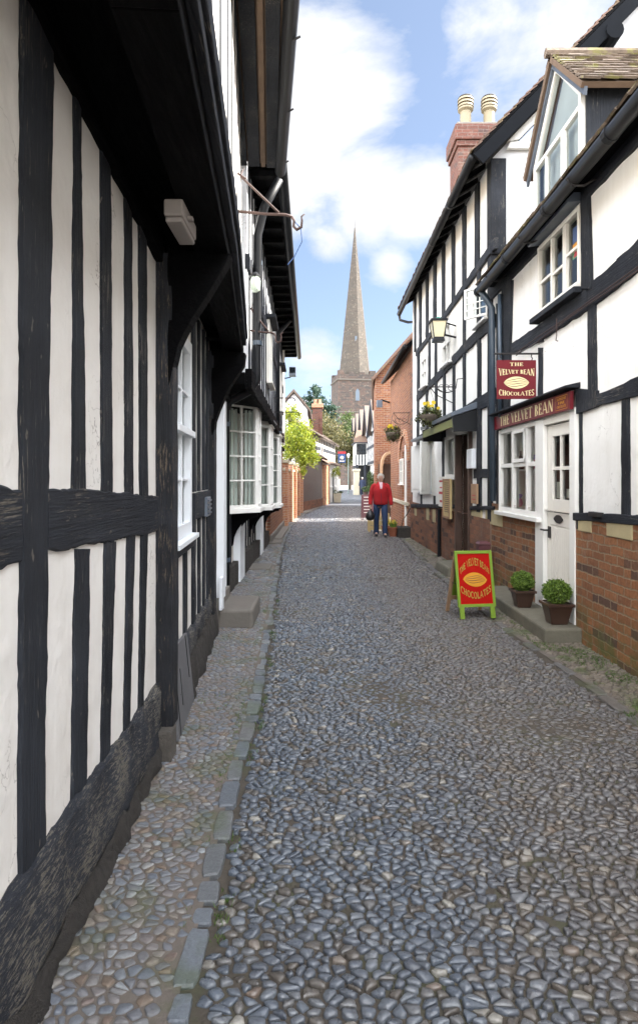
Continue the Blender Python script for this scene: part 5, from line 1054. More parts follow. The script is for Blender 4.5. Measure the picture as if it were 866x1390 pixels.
t = thing('wooden_crate', (1.65, 17.9, 0), 'pale slatted wooden crate on the cobbles behind the woman', 'crate'); mb = MB()
for z in (.05, .19, .33): mb.box(1.42, 1.98, 17.70, 17.72, z, z + .10); mb.box(1.42, 1.98, 18.08, 18.10, z, z + .10); mb.box(1.42, 1.44, 17.72, 18.08, z, z + .10); mb.box(1.96, 1.98, 17.72, 18.08, z, z + .10)
mb.build('slat', 'wood_pale', t); mb = MB()
for x in (1.40, 1.94): 
    for y in (17.68, 18.06): mb.box(x, x + .05, y, y + .05, 0, .52)
mb.build('corner_post', 'wood_pale', t)
def pot(p, r_, h_, label, flowers=True, mat='terracotta'):
    t = thing('flower_pot', p, label, 'flower pot', 'flower pots by the brick house'); p = V(p)
    MB().lathe(p, [(r_ * .7, 0), (r_ * .95, h_ * .85), (r_ * 1.08, h_ * .86), (r_ * 1.08, h_), (r_ * .9, h_), (r_ * .85, h_ * .9)], 16).build('pot', mat, t, bevel=0)
    mb = MB(); 
    for _ in range(80): a = R.uniform(0, 6.28); tip = p + V((math.cos(a) * r_ * R.uniform(.2, 1.1), math.sin(a) * r_ * R.uniform(.2, 1.1), h_ + R.uniform(.08, .22))); b = p + V((math.cos(a) * r_ * .4, math.sin(a) * r_ * .4, h_ * .9)); sd = V((.012, 0, 0)); mb.poly(b - sd, b + sd, tip)
    mb.build('foliage', 'leaf_box', t, fix=False)
    if flowers:
        for _ in range(9):
            mb = MB(); c = p + V((R.uniform(-1, 1) * r_, R.uniform(-1, 1) * r_, h_ + R.uniform(.08, .2)))
            for k in range(5): a = k * 1.256; mb.poly(c, c + V((math.cos(a) * .03, -.01, math.sin(a) * .03)), c + V((math.cos(a + .6) * .035, -.01, math.sin(a + .6) * .035)))
            mb.build('flower', 'daffodil', t, fix=False)
pot((1.93, 16.35, 0), .13, .24, 'terracotta pot of yellow daffodils beside the boot scraper step'); pot((1.80, 17.0, 0), .11, .22, 'small terracotta pot of green leaves tucked behind the woman and the daffodil pot', False)
t = thing('scraper_step', (2.2, 16.1, 0), 'black stone block with a curved iron handrail at the corner of the brick house', 'step'); MB().box(2.03, 2.36, 15.95, 16.55, -.02, .26).build('block', 'rubble', t, bevel=.02); MB().tube([V((2.10, 16.0, .26)), V((2.14, 16.0, .45)), V((2.26, 16.0, .62)), V((2.34, 16.0, .78))], .012, 6).build('handrail', 'iron', t)
# ================================================================== FAR END OF THE LANE
def lined(P, z0, z1, mb=None):
    mb = mb or MB()
    for a, b in zip(P, P[1:]): mb.poly(V((*a, z0)), V((*b, z0)), V((*b, z1)), V((*a, z1)))
    return mb
def far_left():
    r = thing('garden_wall', (-1.1, 24, 0), 'sunlit orange brick garden wall with piers below the golden bush tree', 'wall')
    a, b = V((-1.10, 19.5, 0)), V((-.78, 28.6, 0)); f = Fr((a.x, a.y), (b.x, b.y), 1)
    MB().fb(f, 0, f.L, -.02, 1.75, -.3, 0).build('brick_panel', 'brick_pale', r); MB().fb(f, 0, f.L, 1.752, 1.84, -.34, .04).build('coping', 'stone_pale', r, bevel=.01)
    for i in range(5):
        u = .2 + i * 2.0; MB().fb(f, u, u + .45, -.02, 2.0, -.32, .10).build('pier', 'brick_pale', r, bevel=.01); MB().fb(f, u - .04, u + .49, 2.002, 2.1, -.36, .14).build('pier_cap', 'stone_pale', r, bevel=.01)
    t = thing('golden_bush_tree', (-1.0, 22.8, 0), 'bright yellow-green bushy tree leaning over the garden wall in full sun', 'tree')
    MB().tube([V((-1.55, 22.9, 0)), V((-1.45, 22.8, 1.2)), V((-1.1, 22.8, 2.0)), V((-.9, 22.7, 2.8)), V((-.8, 22.7, 3.4))], [.11, .09, .07, .045, .02], 8).build('trunk', 'bark', t, smooth=True)
    mb = MB()
    for q in ((-.5, 22.3, 3.0), (-1.2, 22.5, 3.1), (-.3, 22.8, 2.6), (-.9, 23.2, 3.5)): mb.tube([V((-1.2, 22.8, 1.9)), V((-1.0, 22.7, 2.3)), V(q)], [.05, .035, .012], 6)
    mb.build('limb', 'bark', t, smooth=True)
    mb = MB()
    for c, rd, n, k in (((-.72, 22.7, 3.05), (.55, .6, .72), 3600, 30), ((-.42, 22.5, 2.35), (.34, .4, .42), 1500, 14), ((-1.1, 22.9, 2.7), (.40, .5, .7), 1400, 14), ((-1.0, 22.8, 3.75), (.3, .35, .45), 800, 8), ((-.55, 22.6, 1.95), (.2, .25, .3), 500, 6)): clumps(mb, c, rd, n, .045, k, .24, .5)
    mb.build('crown', 'leaf_gold', t, fix=False)
    # low dark outbuilding
    r = thing('boarded_outbuilding', (-.3, 32, 0), 'dark brown boarded outbuilding with a lean-to roof at the bend of the lane', 'outbuilding')
    f = Fr((-.80, 29.2), (.16, 35.2), 1); MB().fb(f, 0, f.L, 0, 2.75, -.3, 0).build('wall', 'wood_brown', r)
    mb = MB()
    for i in range(22): mb.fb(f, .1 + i * .27, .1 + i * .27 + .24, .4, 2.6, 0, .025)
    mb.build('boarding', 'wood_brown', r); MB().fb(f, 0, f.L, 0, .42, 0, .06).build('plinth', 'brick_brown', r)
    roofslab(MB(), f.p(-.3, 2.72, .3), f.p(f.L + .3, 2.62, .3), f.p(-.3, 3.7, -1.3), f.p(f.L + .3, 3.6, -1.3), .1).build('roof', 'tile_brown', r)
    r = thing('tiled_cottage', (.2, 38, 0), 'low white and black cottage with brown tiled roof and tall brick chimney', 'house')
    f = Fr((-.95, 30.6), (1.15, 45), 1); MB().fb(f, 0, f.L, 0, 3.95, -3, 0).build('wall', 'plaster_left', r)
    u = .3
    while u < f.L - .3: bar(r, f, u, u + .2, 2.6, 3.95, .02, 'timber_far', 'stud'); u += .75
    bar(r, f, 0, f.L, 3.2, 3.4, .03, 'timber_far', 'rail', False)
    g = Fr((.16, 35.2), (1.42, 45), 1); MB().fb(g, 0, g.L, 0, 2.45, -.6, 0).build('front_wall', 'plaster_left', r)
    roofslab(MB(), g.p(0, 2.42, .25), g.p(g.L, 2.42, .25), g.p(0, 2.95, -.7), g.p(g.L, 2.95, -.7), .08).build('front_roof', 'tile_brown', r)
    for a in (.2, 1.3, 2.3): MB().fb(g, a, a + .5, 0, 2.3, 0, .14).build('brick_pier', 'brick_pale', r, bevel=.01)
    for a in (4.2, 6.8): window(r, g, a, a + .9, 1.0, 1.9, 3, 2, n=.03, mat='white_paint', gl='glass_dark')
    MB().fb(g, 5.6, 6.3, 0, 2.0, 0, .04).build('door', 'black_paint', r)
    for a in (3.0, 7.0): window(r, f, a, a + 1.1, 2.75, 3.5, 3, 1, n=.04, mat='cream_paint', gl='glass_dark')
    E0, E1, A0, A1 = f.p(-.4, 3.95, .3), f.p(f.L + .3, 3.85, .3), f.p(-.4, 5.9, -2.2), f.p(f.L + .3, 5.6, -2.2); roofslab(MB(), E0, E1, A0, A1, .12).build('roof', 'tile_far', r); tiles('roof_tiles', r, E0, E1, A0, A1, .45, .3, 'tile_far', jit=2)
    c = MB().box(-.40, .22, 39.6, 40.6, 3.8, 6.0).build('chimney', 'brick_chimney', r); MB().box(-.46, .28, 39.5, 40.7, 6.002, 6.25).build('chimney_cap', 'brick_pale', c, bevel=.02)
    MB().box(-.55, -.05, 38.5, 39.55, 3.8, 5.5).build('chimney_breast', 'brick_chimney', c)
    for x in (-.22, .05): MB().lathe((x, 40.1, 6.25), [(.11, 0), (.09, .3), (.11, .34)], 10).build('chimney_pot', 'brick_pale', c)
    r = thing('white_gabled_house', (-1.5, 36, 0), 'white rendered gable with dark bargeboards rising behind the golden tree', 'house')
    MB().prism([V((-3.0, 34, 0)), V((-.62, 34, 0)), V((-.62, 34, 5.25)), V((-1.36, 34, 6.15)), V((-3.0, 34, 4.3))], V((0, 5, 0))).build('wall', 'plaster_grey', r)
    for a, b in (((-1.36, 6.2), (-.42, 5.06)), ((-1.36, 6.2), (-3.1, 4.24))):
        MB().prism([V((a[0], 33.75, a[1])), V((b[0], 33.75, b[1])), V((b[0], 33.75, b[1] + .16)), V((a[0], 33.75, a[1] + .16))], V((0, 5.4, 0))).build('roof', 'tile_far', r)
    window(r, frame((-1.7, 34), (1, 0, 0), (0, -1, 0)), 0, .5, 4.3, 4.9, 2, 1, n=.03, mat='white_paint', gl='glass_dark')
    # pub sign, planter, basket
    t = thing('pub_sign', (1.45, 40, 2.4), 'small blue pictorial pub sign with a red top rail, far along the lane', 'sign')
    s = MB().box(1.22, 1.70, 39.97, 40.03, 2.52, 3.10).build('board', 'sign_blue', t, bevel=.01); MB().box(1.20, 1.72, 39.955, 40.045, 3.10, 3.24).build('top_rail', 'sign_red', s, bevel=.01)
    mb = MB(); mb.lathe((1.46, 39.96, 2.82), [(.0, -.12), (.10, -.06), (.13, .05), (.07, .12), (0, .14)], 10); mb.box(1.30, 1.62, 39.955, 39.968, 2.60, 2.66); mb.build('emblem', 'paper', s)
    MB().tube([V((.85, 40, 3.3)), V((1.72, 40, 3.3))], .025, 6).build('arm', 'iron', t); MB().tube([V((1.3, 40, 3.3)), V((1.3, 40, 3.22))], .01, 4).build('hanger', 'iron', t)
    t = thing('planter', (1.15, 39.5, 0), 'pale grey trough planter standing by the white wall below the pub sign', 'planter')
    MB().hexa([V((.95, 39.3, 0)), V((1.36, 39.3, 0)), V((1.36, 39.8, 0)), V((.95, 39.8, 0)), V((.90, 39.25, .6)), V((1.41, 39.25, .6)), V((1.41, 39.85, .6)), V((.90, 39.85, .6))]).build('trough', 'stone_pale', t, bevel=.02)
    mb = MB(); clumps(mb, (1.15, 39.5, .68), (.26, .3, .14), 260, .04, 10); mb.build('foliage', 'leaf_dark', t, fix=False)
    t = thing('hanging_basket', (1.0, 38, 1.9), 'ball of pale yellow flowers hanging on the white wall of the tiled cottage', 'hanging basket')
    mb = MB(); clumps(mb, (1.02, 38, 1.88), (.26, .26, .30), 900, .035, 20); mb.build('foliage', 'leaf_gold', t, fix=False); MB().tube([V((.7, 38, 2.4)), V((1.02, 38, 2.4)), V((1.02, 38, 2.1))], .012, 5).build('arm', 'iron', t)
far_left()
def far_right():
    r = thing('shade_cottage', (4, 43, 0), 'unseen white cottage added to shade the lane between the brick gable and timbered gables', 'house')  # unseen block put here only to shade the lane
    P = [(3.62, 38.4), (4.55, 47)]; mb = lined(P, 0, 4.6); mb.poly(V((3.62, 38.4, 0)), V((8, 38.4, 0)), V((8, 38.4, 4.6)), V((5.8, 38.4, 6.6)), V((3.62, 38.4, 4.6))); mb.build('wall', 'plaster_right', r, fix=False)
    roofslab(MB(), V((3.4, 38.2, 4.55)), V((4.4, 47.2, 4.55)), V((5.8, 38.2, 6.8)), V((6.4, 47.2, 6.8)), .1).build('roof', 'tile_brown', r)
    window(r, Fr(*P, -1), 1, 2, 1, 2, 2, 2, n=.03, gl='glass_dark')
    r = thing('timbered_gable_house', (6, 65, 0), 'long jettied black and white house with a row of steep tiled gables', 'house')
    f = Fr((4.62, 48.2), (4.62, 84), -1); g = Fr((4.95, 48.2), (4.95, 84), -1)
    MB().box(4.95, 10, 48.2, 84, 0, 2.8).build('lower_wall', 'plaster_right', r); MB().box(4.62, 10, 48.2, 84, 2.8, 5.6).build('wall', 'plaster_right', r)
    u = 0
    while u < 35: bar(r, f, u, u + .26, 2.8, 5.6, .03, 'timber_far', 'stud'); bar(r, g, u, u + .26, 0, 2.8, .03, 'timber_far', 'stud') if int(u) % 3 == 0 else 0; u += .85
    for z in (2.8, 4.2, 5.4): bar(r, f, 0, f.L, z, z + .24, .05, 'timber_far', 'rail', False)
    ff = frame((4.62, 48.2), (1, 0, 0), (0, -1, 0))
    for x in (0, .9, 1.8): bar(r, ff, x, x + .25, 0, 5.6, .03, 'timber_far', 'stud')
    for i, (D, z) in enumerate(((51.2, 8.0), (58, 8.3), (65, 8.7), (72, 9.0), (79, 9.2))):
        h = 3.1; w = MB().prism([V((4.5, D - h, 5.6)), V((4.5, D + h, 5.6)), V((4.5, D, z - .25))], V((5.5, 0, 0))).build('gable', 'plaster_right', r)
        gf = Fr((4.5, D - h), (4.5, D + h), -1)
        for k in (-1.5, -.5, .5, 1.5): bar(w, gf, h + k - .12, h + k + .12, 5.6, 5.6 + (z - 5.9) * (1 - abs(k) / h), .03, 'timber_far', 'stud')
        roofslab(MB(), V((4.2, D - h - .3, 5.35)), V((10, D - h - .3, 5.35)), V((4.2, D, z)), V((10, D, z)), .12).build('gable_roof', 'tile_far', r)
        roofslab(MB(), V((4.2, D + h + .3, 5.35)), V((10, D + h + .3, 5.35)), V((4.2, D, z)), V((10, D, z)), .12).build('gable_roof', 'tile_far', r)
        for s in (-1, 1): MB().prism([V((4.15, D, z - .05)), V((4.15, D + s * (h + .3), 5.3)), V((4.15, D + s * (h + .3), 5.0)), V((4.15, D, z - .42))], V((.08, 0, 0))).build('barge_board', 'timber_far', r)
    # projecting upper bay over the dark entry
    b = MB().box(3.5, 4.6, 60, 64, 2.85, 5.0).build('bay', 'plaster_right', r); h = frame((3.5, 60), (1, 0, 0), (0, -1, 0))
    for x in (0, .28, .56, .84): bar(b, h, x, x + .13, 2.85, 3.8, .03, 'timber_far', 'stud')
    window(r, h, .08, 1.02, 3.82, 4.85, 2, 2, n=.05, fw=.07, bw=.05, mat='black_paint', gl='glass_dark', sill=False, name='bay_window')
    MB().prism([V((3.3, 59.8, 4.98)), V((4.7, 59.8, 4.98)), V((4.7, 61.5, 6.2)), V((3.7, 61.5, 6.2))], V((0, .1, .1))).build('bay_roof', 'tile_brown', r); MB().box(3.3, 4.7, 59.8, 64.2, 4.9, 5.0).build('bay_eaves', 'timber_far', r)
    for x in (3.55, 4.3): MB().box(x, x + .2, 60.05, 60.3, 0, 2.85).build('post', 'timber_far', r)
    MB().box(3.8, 4.93, 60.5, 60.7, 0, 2.8).build('dark_entry', 'black_paint', r)
    t = thing('stone_gate_pier', (3.45, 58, 0), 'pale square stone gate pier with a cap at the far end of the lane', 'gate pier'); MB().box(3.2, 3.75, 58, 58.55, 0, 2.2).build('shaft', 'stone_pale', t, bevel=.02); MB().box(3.12, 3.83, 57.92, 58.63, 2.202, 2.42).build('cap', 'stone_pale', t, bevel=.04)
    t = thing('street_lamp', (2.9, 62, 0), 'slim green lamp post with a white lantern near the churchyard', 'street lamp'); MB().tube([V((2.9, 62, 0)), V((2.9, 62, 3.6))], [.045, .03], 8).build('post', 'lamp_post', t); MB().lathe((2.9, 62, 3.6), [(.06, 0), (.16, .3), (.05, .42), (0, .46)], 8).build('lamp_head', 'lamp_white', t)
    mb = MB(); mb.box(-2.5, 3.1, 92, 92.4, 0, 1.5); w = mb.build('churchyard_wall', 'stone_pale', bevel=.02); tag(w, 'low pale stone churchyard wall closing the far end of the lane', 'wall')
    t = thing('shrub', (4.1, 50.5, 0), 'dark green shrub against the white wall beside the brick gabled house', 'shrub'); mb = MB(); clumps(mb, (4.25, 50.2, 1.25), (.33, .5, .8), 1300, .07, 18); mb.build('foliage', 'leaf_dark', t, fix=False); MB().tube([V((4.25, 50.2, 0)), V((4.25, 50.2, 1.2))], .04, 6).build('stem', 'bark', t)
    for x, D, l in ((4.0, 53.5, 'low dark tub plant on the pavement in front of the distant walker'), (4.3, 55.5, 'round tub plant behind the distant walker')):
        t = thing('tub_plant', (x, D, 0), l, 'tub plant'); MB().lathe((x, D, 0), [(.2, 0), (.26, .35), (.27, .38), (.2, .38)], 12).build('tub', 'pot_brown', t); mb = MB(); clumps(mb, (x, D, .6), (.3, .3, .25), 500, .05, 12); mb.build('foliage', 'leaf_dark', t, fix=False)
far_right()
def church():
    t = thing('church_tower', (8.3, 155, 0), 'mottled stone church tower with battlements and a tall tapering spire', 'church')
    c = V((8.35, 154, 0)); rt = math.radians(-9); u = V((math.cos(rt), math.sin(rt), 0)); u = V((math.cos(rt), -math.sin(rt), 0)); n = V((u.y, -u.x, 0)); hw = 4.55
    f = frame(c - u * hw + n * hw, u, n)
    def bx(mb, a, b, z0, z1, p=0, q=None): return mb.hexa([f.p(-p, z0, p), f.p(2 * hw + p, z0, p), f.p(2 * hw + p, z0, -2 * hw - p), f.p(-p, z0, -2 * hw - p), f.p(-p, z1, p), f.p(2 * hw + p, z1, p), f.p(2 * hw + p, z1, -2 * hw - p), f.p(-p, z1, -2 * hw - p)])
    MB().hexa([f.p(-.3, 0, .3), f.p(2 * hw + .3, 0, .3), f.p(2 * hw + .3, 0, -2 * hw - .3), f.p(-.3, 0, -2 * hw - .3), f.p(0, 25.0, 0), f.p(2 * hw, 25.0, 0), f.p(2 * hw, 25.0, -2 * hw), f.p(0, 25.0, -2 * hw)]).build('tower', 'stone_tower', t)
    bx(MB(), 0, 0, 25.0, 25.35, .30).build('string_course', 'stone_dark', t, bevel=.05); bx(MB(), 0, 0, 17.3, 17.55, .2).build('string_course', 'stone_dark', t, bevel=.05); bx(MB(), 0, 0, 25.35, 26.5, .05).build('parapet', 'stone_tower', t)
    for k in range(2):
        for q in range(2):
            a = 0 if k == 0 else 2 * hw - 1.4; b = .1 if q == 0 else -2 * hw + 1.3; MB().fb(f, a, a + 1.4, 26.5, 27.4, b - 1.4, b).build('merlon', 'stone_tower', t)
    for a in (2.6, 5.1): MB().fb(f, a, a + 1.3, 26.5, 27.0, -.5, .04).build('merlon', 'stone_tower', t)
    def lancet(cu, z0, z1, w):
        def out(k): return [f.p(cu - w * k, z0, .0), f.p(cu + w * k, z0, .0), f.p(cu + w * k, z1 - w * 1.6, 0), f.p(cu + w * .55 * k, z1 - w * .5, 0), f.p(cu, z1 + (k - 1) * w, 0), f.p(cu - w * .55 * k, z1 - w * .5, 0), f.p(cu - w * k, z1 - w * 1.6, 0)]
        s = MB().prism([p - n * .15 for p in out(1.35)], n * .25).build('window_surround', 'stone_dark', t); MB().prism([p + n * .10 for p in out(1)], n * .02).build('louvre', 'pipe_blue', s)
    lancet(hw + .1, 20.2, 23.0, .45); lancet(hw + .2, 14.5, 17.0, .42)
    for a in (1.2, 7.8): MB().fb(f, a, a + .3, 21.9, 22.3, -.02, .03).build('putlog_hole', 'iron', t)
    cc = c + u * .45; MB().lathe(V((cc.x, cc.y, 26.0)), [(4.1, 0), (3.9, 1.6), (3.3, 7), (2.35, 16), (1.38, 25), (.48, 33.6), (.14, 37.2)], 8, rot=math.radians(14)).build('spire', 'stone_spire', t)
    MB().tube([V((cc.x, cc.y, 63.1)), V((cc.x, cc.y, 65.2))], [.12, .05], 6).build('finial', 'iron', t); q = f.p(hw - .2, 0, 0); MB().box(cc.x - .1, cc.x + .35, cc.y - 2.9, cc.y - 2.3, 34.0, 36.0).build('spire_light', 'pipe_blue', t)
church()
def tree(name, label, D, x, base, crowns, mat, size, grp=None, bark='bark', tr=.25):
    t = thing(name, (x, D, 0), label, 'tree', grp); top = max(c[2] + r_[2] * .4 for c, r_, _, _ in crowns)
    MB().tube([V((x, D, 0)), V((x + .1, D, top * .4)), V((x - .05, D, top * .75)), V((x, D, top))], [tr, tr * .75, tr * .45, .04], 8).build('trunk', bark, t, smooth=True)
    mb = MB()
    for c, r_, _, _ in crowns: mb.tube([V((x, D, max(base, c[2] * .5))), V(((x + c[0]) / 2, D, c[2] * .8)), V(c)], [tr * .4, tr * .25, .03], 6)
    mb.build('limb', bark, t, smooth=True); mb = MB()
    for c, r_, n, k in crowns: clumps(mb, c, r_, n, size, k, .20, .45)
    mb.build('crown', mat, t, fix=False); return t
tree('cedar_tree', 'dark blue-green conifer against the sky beside the church tower', 98, -.9, 6, [((-.6, 98, 15.2), (1.1, 1.2, 1.0), 500, 10), ((-.9, 98, 13.6), (2.4, 2, .8), 900, 14), ((.6, 98, 12.6), (2.3, 2, .7), 800, 12), ((-1.6, 98, 12.2), (2.3, 2, .8), 800, 12), ((1.3, 98, 11), (2.0, 2, .8), 700, 10), ((-1, 98, 10.4), (3, 2.4, 1.0), 1000, 14), ((0, 98, 8.5), (3, 2.5, 1.6), 900, 14)], 'leaf_conifer', .22)
tree('olive_tree', 'large olive brown budding tree between the cottage chimney and the church', 76, 1.6, 2, [((1.0, 76, 7.4), (1.9, 2, 2.1), 1700, 26), ((2.4, 75, 6.0), (1.9, 2, 2.2), 1700, 26), ((3.2, 75, 4.2), (1.3, 1.5, 1.8), 900, 14), ((.6, 76, 4.6), (1.7, 2, 2), 1200, 16)], 'leaf_olive', .16)
tree('holly_tree', 'dark green tree in front of the foot of the church tower', 86, 4.2, 2, [((4.0, 86, 8.9), (1.5, 1.5, 1.7), 1300, 18), ((3.2, 86, 7.0), (1.8, 1.6, 1.8), 1300, 18), ((4.6, 86, 5.5), (1.4, 1.5, 2.4), 900, 12)], 'leaf_dark', .17)
tree('budding_tree', 'pale brown budding tree behind the cedar close to the tower', 112, 1.4, 4, [((1.7, 112, 12.0), (1.7, 1.6, 2.6), 700, 20), ((.9, 112, 9), (1.8, 1.8, 2.2), 700, 18)], 'leaf_olive', .14)
t = thing('bare_tree', (-3.2, 112, 0), 'leafless pale tree standing behind the white gable', 'tree'); MB().tube([V((-3.2, 112, 0)), V((-3.2, 112, 9))], [.3, .15], 6).build('trunk', 'twig', t)
mb = MB()
def twig(p, d, l, r_, k):
    e = p + d * l; mb.tube([p, e], [r_, r_ * .6], 4, False)
    if k:
        for _ in range(3): twig(e, (d + V((R.uniform(-.55, .55), R.uniform(-.4, .4), R.uniform(-.1, .4)))).normalized(), l * .75, r_ * .6, k - 1)
for _ in range(6): twig(V((-3.2, 112, R.uniform(6, 9))), V((R.uniform(-.5, .5), 0, 1)).normalized(), 2.6, .08, 4)
mb.build('crown', 'twig', t, fix=False)

# ================================================================== GROUND
LK = [(-4, -.36), (0, -.345), (2.24, -.35), (2.85, -.372), (4.28, -.383), (7.29, -.51), (12.4, -.74), (15.7, -.82), (20, -.86), (27, -.55), (33, .1), (38, .75), (46, 1.6), (60, 2.2), (92, 2.6)]
RK = [(-4, 1.95), (3.9, 1.93), (4.65, 1.92), (5.5, 1.87), (6.07, 1.83), (9, 1.84), (11.2, 1.86), (14.5, 2.0), (22, 2.3), (27, 2.45), (36, 3.2), (48, 4.4), (92, 4.9)]
def lerpK(K, D):
    for (a, x), (b, y) in zip(K, K[1:]):
        if D <= b: return x + (y - x) * (D - a) / (b - a)
    return K[-1][1]
def gz(x, y): return .010 * mnoise.noise(V((x * .9, y * .7, 0))) + .006 * mnoise.noise(V((x * 2.3, y * 2.1, 5)))
def sheet(name, xl, xr, D0, D1, st, mat, z, nx=6, wave=True):
    mb = MB(); n = int((D1 - D0) / st)
    for i in range(n + 1):
        D = D0 + (D1 - D0) * i / n
        for k in range(nx + 1): x = xl(D) + (xr(D) - xl(D)) * k / nx; mb.v.append(V((x, D, z + (gz(x, D) + (.011 * max(0, mnoise.noise(V((x * 1.1, D * .9, 8))) - .12) * 2 if mat == 'road_bed' else 0) if wave else 0))))
    for i in range(n):
        for k in range(nx): a = i * (nx + 1) + k; mb.f.append((a, a + 1, a + nx + 2, a + nx + 1))
    return struct(name, mb, mat, smooth=True, fix=False)
mb = MB(); mb.poly(V((-2500, -2500, -.05)), V((2500, -2500, -.05)), V((2500, 2500, -.05)), V((-2500, 2500, -.05))); struct('ground', mb, 'town_ground', fix=False)
sheet('road', lambda D: lerpK(LK, D) - .16, lambda D: lerpK(RK, D) + .12, -4, 34, .12, 'road_bed', -.014, 22)
sheet('road_beyond', lambda D: lerpK(LK, D) - 3.0, lambda D: lerpK(RK, D) + 2.0, 34, 92, 1, 'cobble_far', -.012, 6, False)
sheet('pavement', lambda D: -3.0, lambda D: lerpK(LK, D) - .055, -4, 34, .25, 'pave_bed', .0, 10)
sheet('footway', lambda D: lerpK(RK, D) + .05, lambda D: 2.9 if D < 27 else 3.6, -4, 34, .25, 'pave_bed', -.008, 6)
def clip(poly, a, b):       # keep the side of poly nearer a than b
    mx, my = (a[0] + b[0]) / 2, (a[1] + b[1]) / 2; nx, ny = b[0] - a[0], b[1] - a[1]; out = []
    for i in range(len(poly)):
        p, q = poly[i], poly[(i + 1) % len(poly)]; dp = (p[0] - mx) * nx + (p[1] - my) * ny; dq = (q[0] - mx) * nx + (q[1] - my) * ny
        if dp <= 0: out.append(p)
        if dp * dq < 0: t = dp / (dp - dq); out.append((p[0] + (q[0] - p[0]) * t, p[1] + (q[1] - p[1]) * t))
    return out
def cobbles(mb, xl, xr, D0, D1, sx, sy, hgt, gap, z0, jit=.42, fine=True, tilt=.08, zf=gz, swirl=.0):
    ny = int((D1 - D0) / sy) + 3; X0 = min(xl(D0 + (D1 - D0) * i / 20) for i in range(21)) - sx; X1 = max(xr(D0 + (D1 - D0) * i / 20) for i in range(21)) + sx; nx = int((X1 - X0) / sx) + 3
    P = {}
    for j in range(-1, ny + 1):
        for i in range(-1, nx + 1): P[i, j] = (i + (j % 2) * .5 + R.uniform(-jit, jit), j + R.uniform(-jit, jit))
    for j in range(1, ny - 1):
        for i in range(1, nx - 1):
            c = P[i, j]; wx = X0 + c[0] * sx; wy = D0 + c[1] * sy
            if not (D0 <= wy <= D1 and xl(wy) <= wx <= xr(wy)): continue
            if R.random() < .012: continue
            poly = [(c[0] - 1, c[1] - 1), (c[0] + 1, c[1] - 1), (c[0] + 1, c[1] + 1), (c[0] - 1, c[1] + 1)]
            for dj in (-1, 0, 1, -2, 2):
                for di in (-1, 0, 1, -2, 2):
                    if di or dj:
                        if abs(di) + abs(dj) > 3: continue
                        poly = clip(poly, c, P.get((i + di, j + dj), (99, 99)))
            if len(poly) < 3: continue
            q = [(X0 + a * sx, D0 + b * sy) for a, b in poly]; mx = sum(a for a, b in q) / len(q); my = sum(b for a, b in q) / len(q)
            if fine:
                r2 = []
                for k in range(len(q)):
                    a, b = q[k], q[(k + 1) % len(q)]; r2 += [(a[0] * .82 + b[0] * .18, a[1] * .82 + b[1] * .18), (a[0] * .18 + b[0] * .82, a[1] * .18 + b[1] * .82)]
                q = r2
            rad = sum(math.hypot(a - mx, b - my) for a, b in q) / len(q); g = 1 - gap / max(rad, gap * 2) * R.uniform(.8, 1.5)
            h = hgt * R.uniform(.65, 1.2); tx, ty = R.gauss(0, tilt), R.gauss(0, tilt); base = z0 + zf(mx, my) + R.uniform(-.002, .002); o = len(mb.v); n = len(q)
            for s, z in ((1.0, -.012), (.95, h * .55), (.80, h * .93)):
                for a, b in q: dx, dy = (a - mx) * g * s, (b - my) * g * s; mb.v.append(V((mx + dx, my + dy, base + z + dx * tx + dy * ty)))
            mb.v.append(V((mx, my, base + h * 1.0)))
            for r_ in range(2):
                for k in range(n): k2 = (k + 1) % n; mb.f.append((o + r_ * n + k, o + r_ * n + k2, o + r_ * n + n + k2, o + r_ * n + n + k))
            for k in range(n): mb.f.append((o + 2 * n + k, o + 2 * n + (k + 1) % n, o + 3 * n))
mb = MB(); cobbles(mb, lambda D: lerpK(LK, D) + .01, lambda D: lerpK(RK, D) - .01, 1.2, 4.2, .047, .033, .009, .0042, -.010, .49, tilt=.12)
cobbles(mb, lambda D: lerpK(LK, D) + .01, lambda D: lerpK(RK, D) - .01, 4.2, 9.5, .050, .035, .010, .005, -.012, .47, tilt=.12)
cobbles(mb, lambda D: lerpK(LK, D) + .02, lambda D: lerpK(RK, D) - .02, 9.5, 34, .078, .056, .014, .009, -.012, .43, fine=False, tilt=.12)
cobbles(mb, lambda D: lerpK(LK, D) + .02, lambda D: lerpK(RK, D) - .02, -1.5, 1.2, .08, .07, .016, .007, -.012, .40, fine=False); struct('road_cobbles', mb, 'cobble', smooth=True, fix=False)
WL = lambda D: (LA.p(LA.at(D), 0).x + .05) if D < 3.4 else (LB.p(LB.at(D), 0).x + .05 if D < 6.3 else -1.2)
mb = MB(); cobbles(mb, lambda D: WL(D), lambda D: lerpK(LK, D) - .10, 1.2, 9.0, .043, .035, .0055, .0042, .0, .48, tilt=.06)
cobbles(mb, lambda D: -1.2, lambda D: lerpK(LK, D) - .10, 9.0, 24, .085, .07, .012, .005, .0, .42, fine=False, tilt=.05); struct('pavement_cobbles', mb, 'pavement_stone', smooth=True, fix=False)
mb = MB(); cobbles(mb, lambda D: lerpK(RK, D) + .11, lambda D: 2.40, 2.5, 9.0, .052, .044, .012, .005, -.008, .44); cobbles(mb, lambda D: lerpK(RK, D) + .11, lambda D: 2.42, 9, 22, .085, .07, .012, .008, -.008, .42, fine=False); struct('footway_cobbles', mb, 'margin_stone', smooth=True, fix=False)
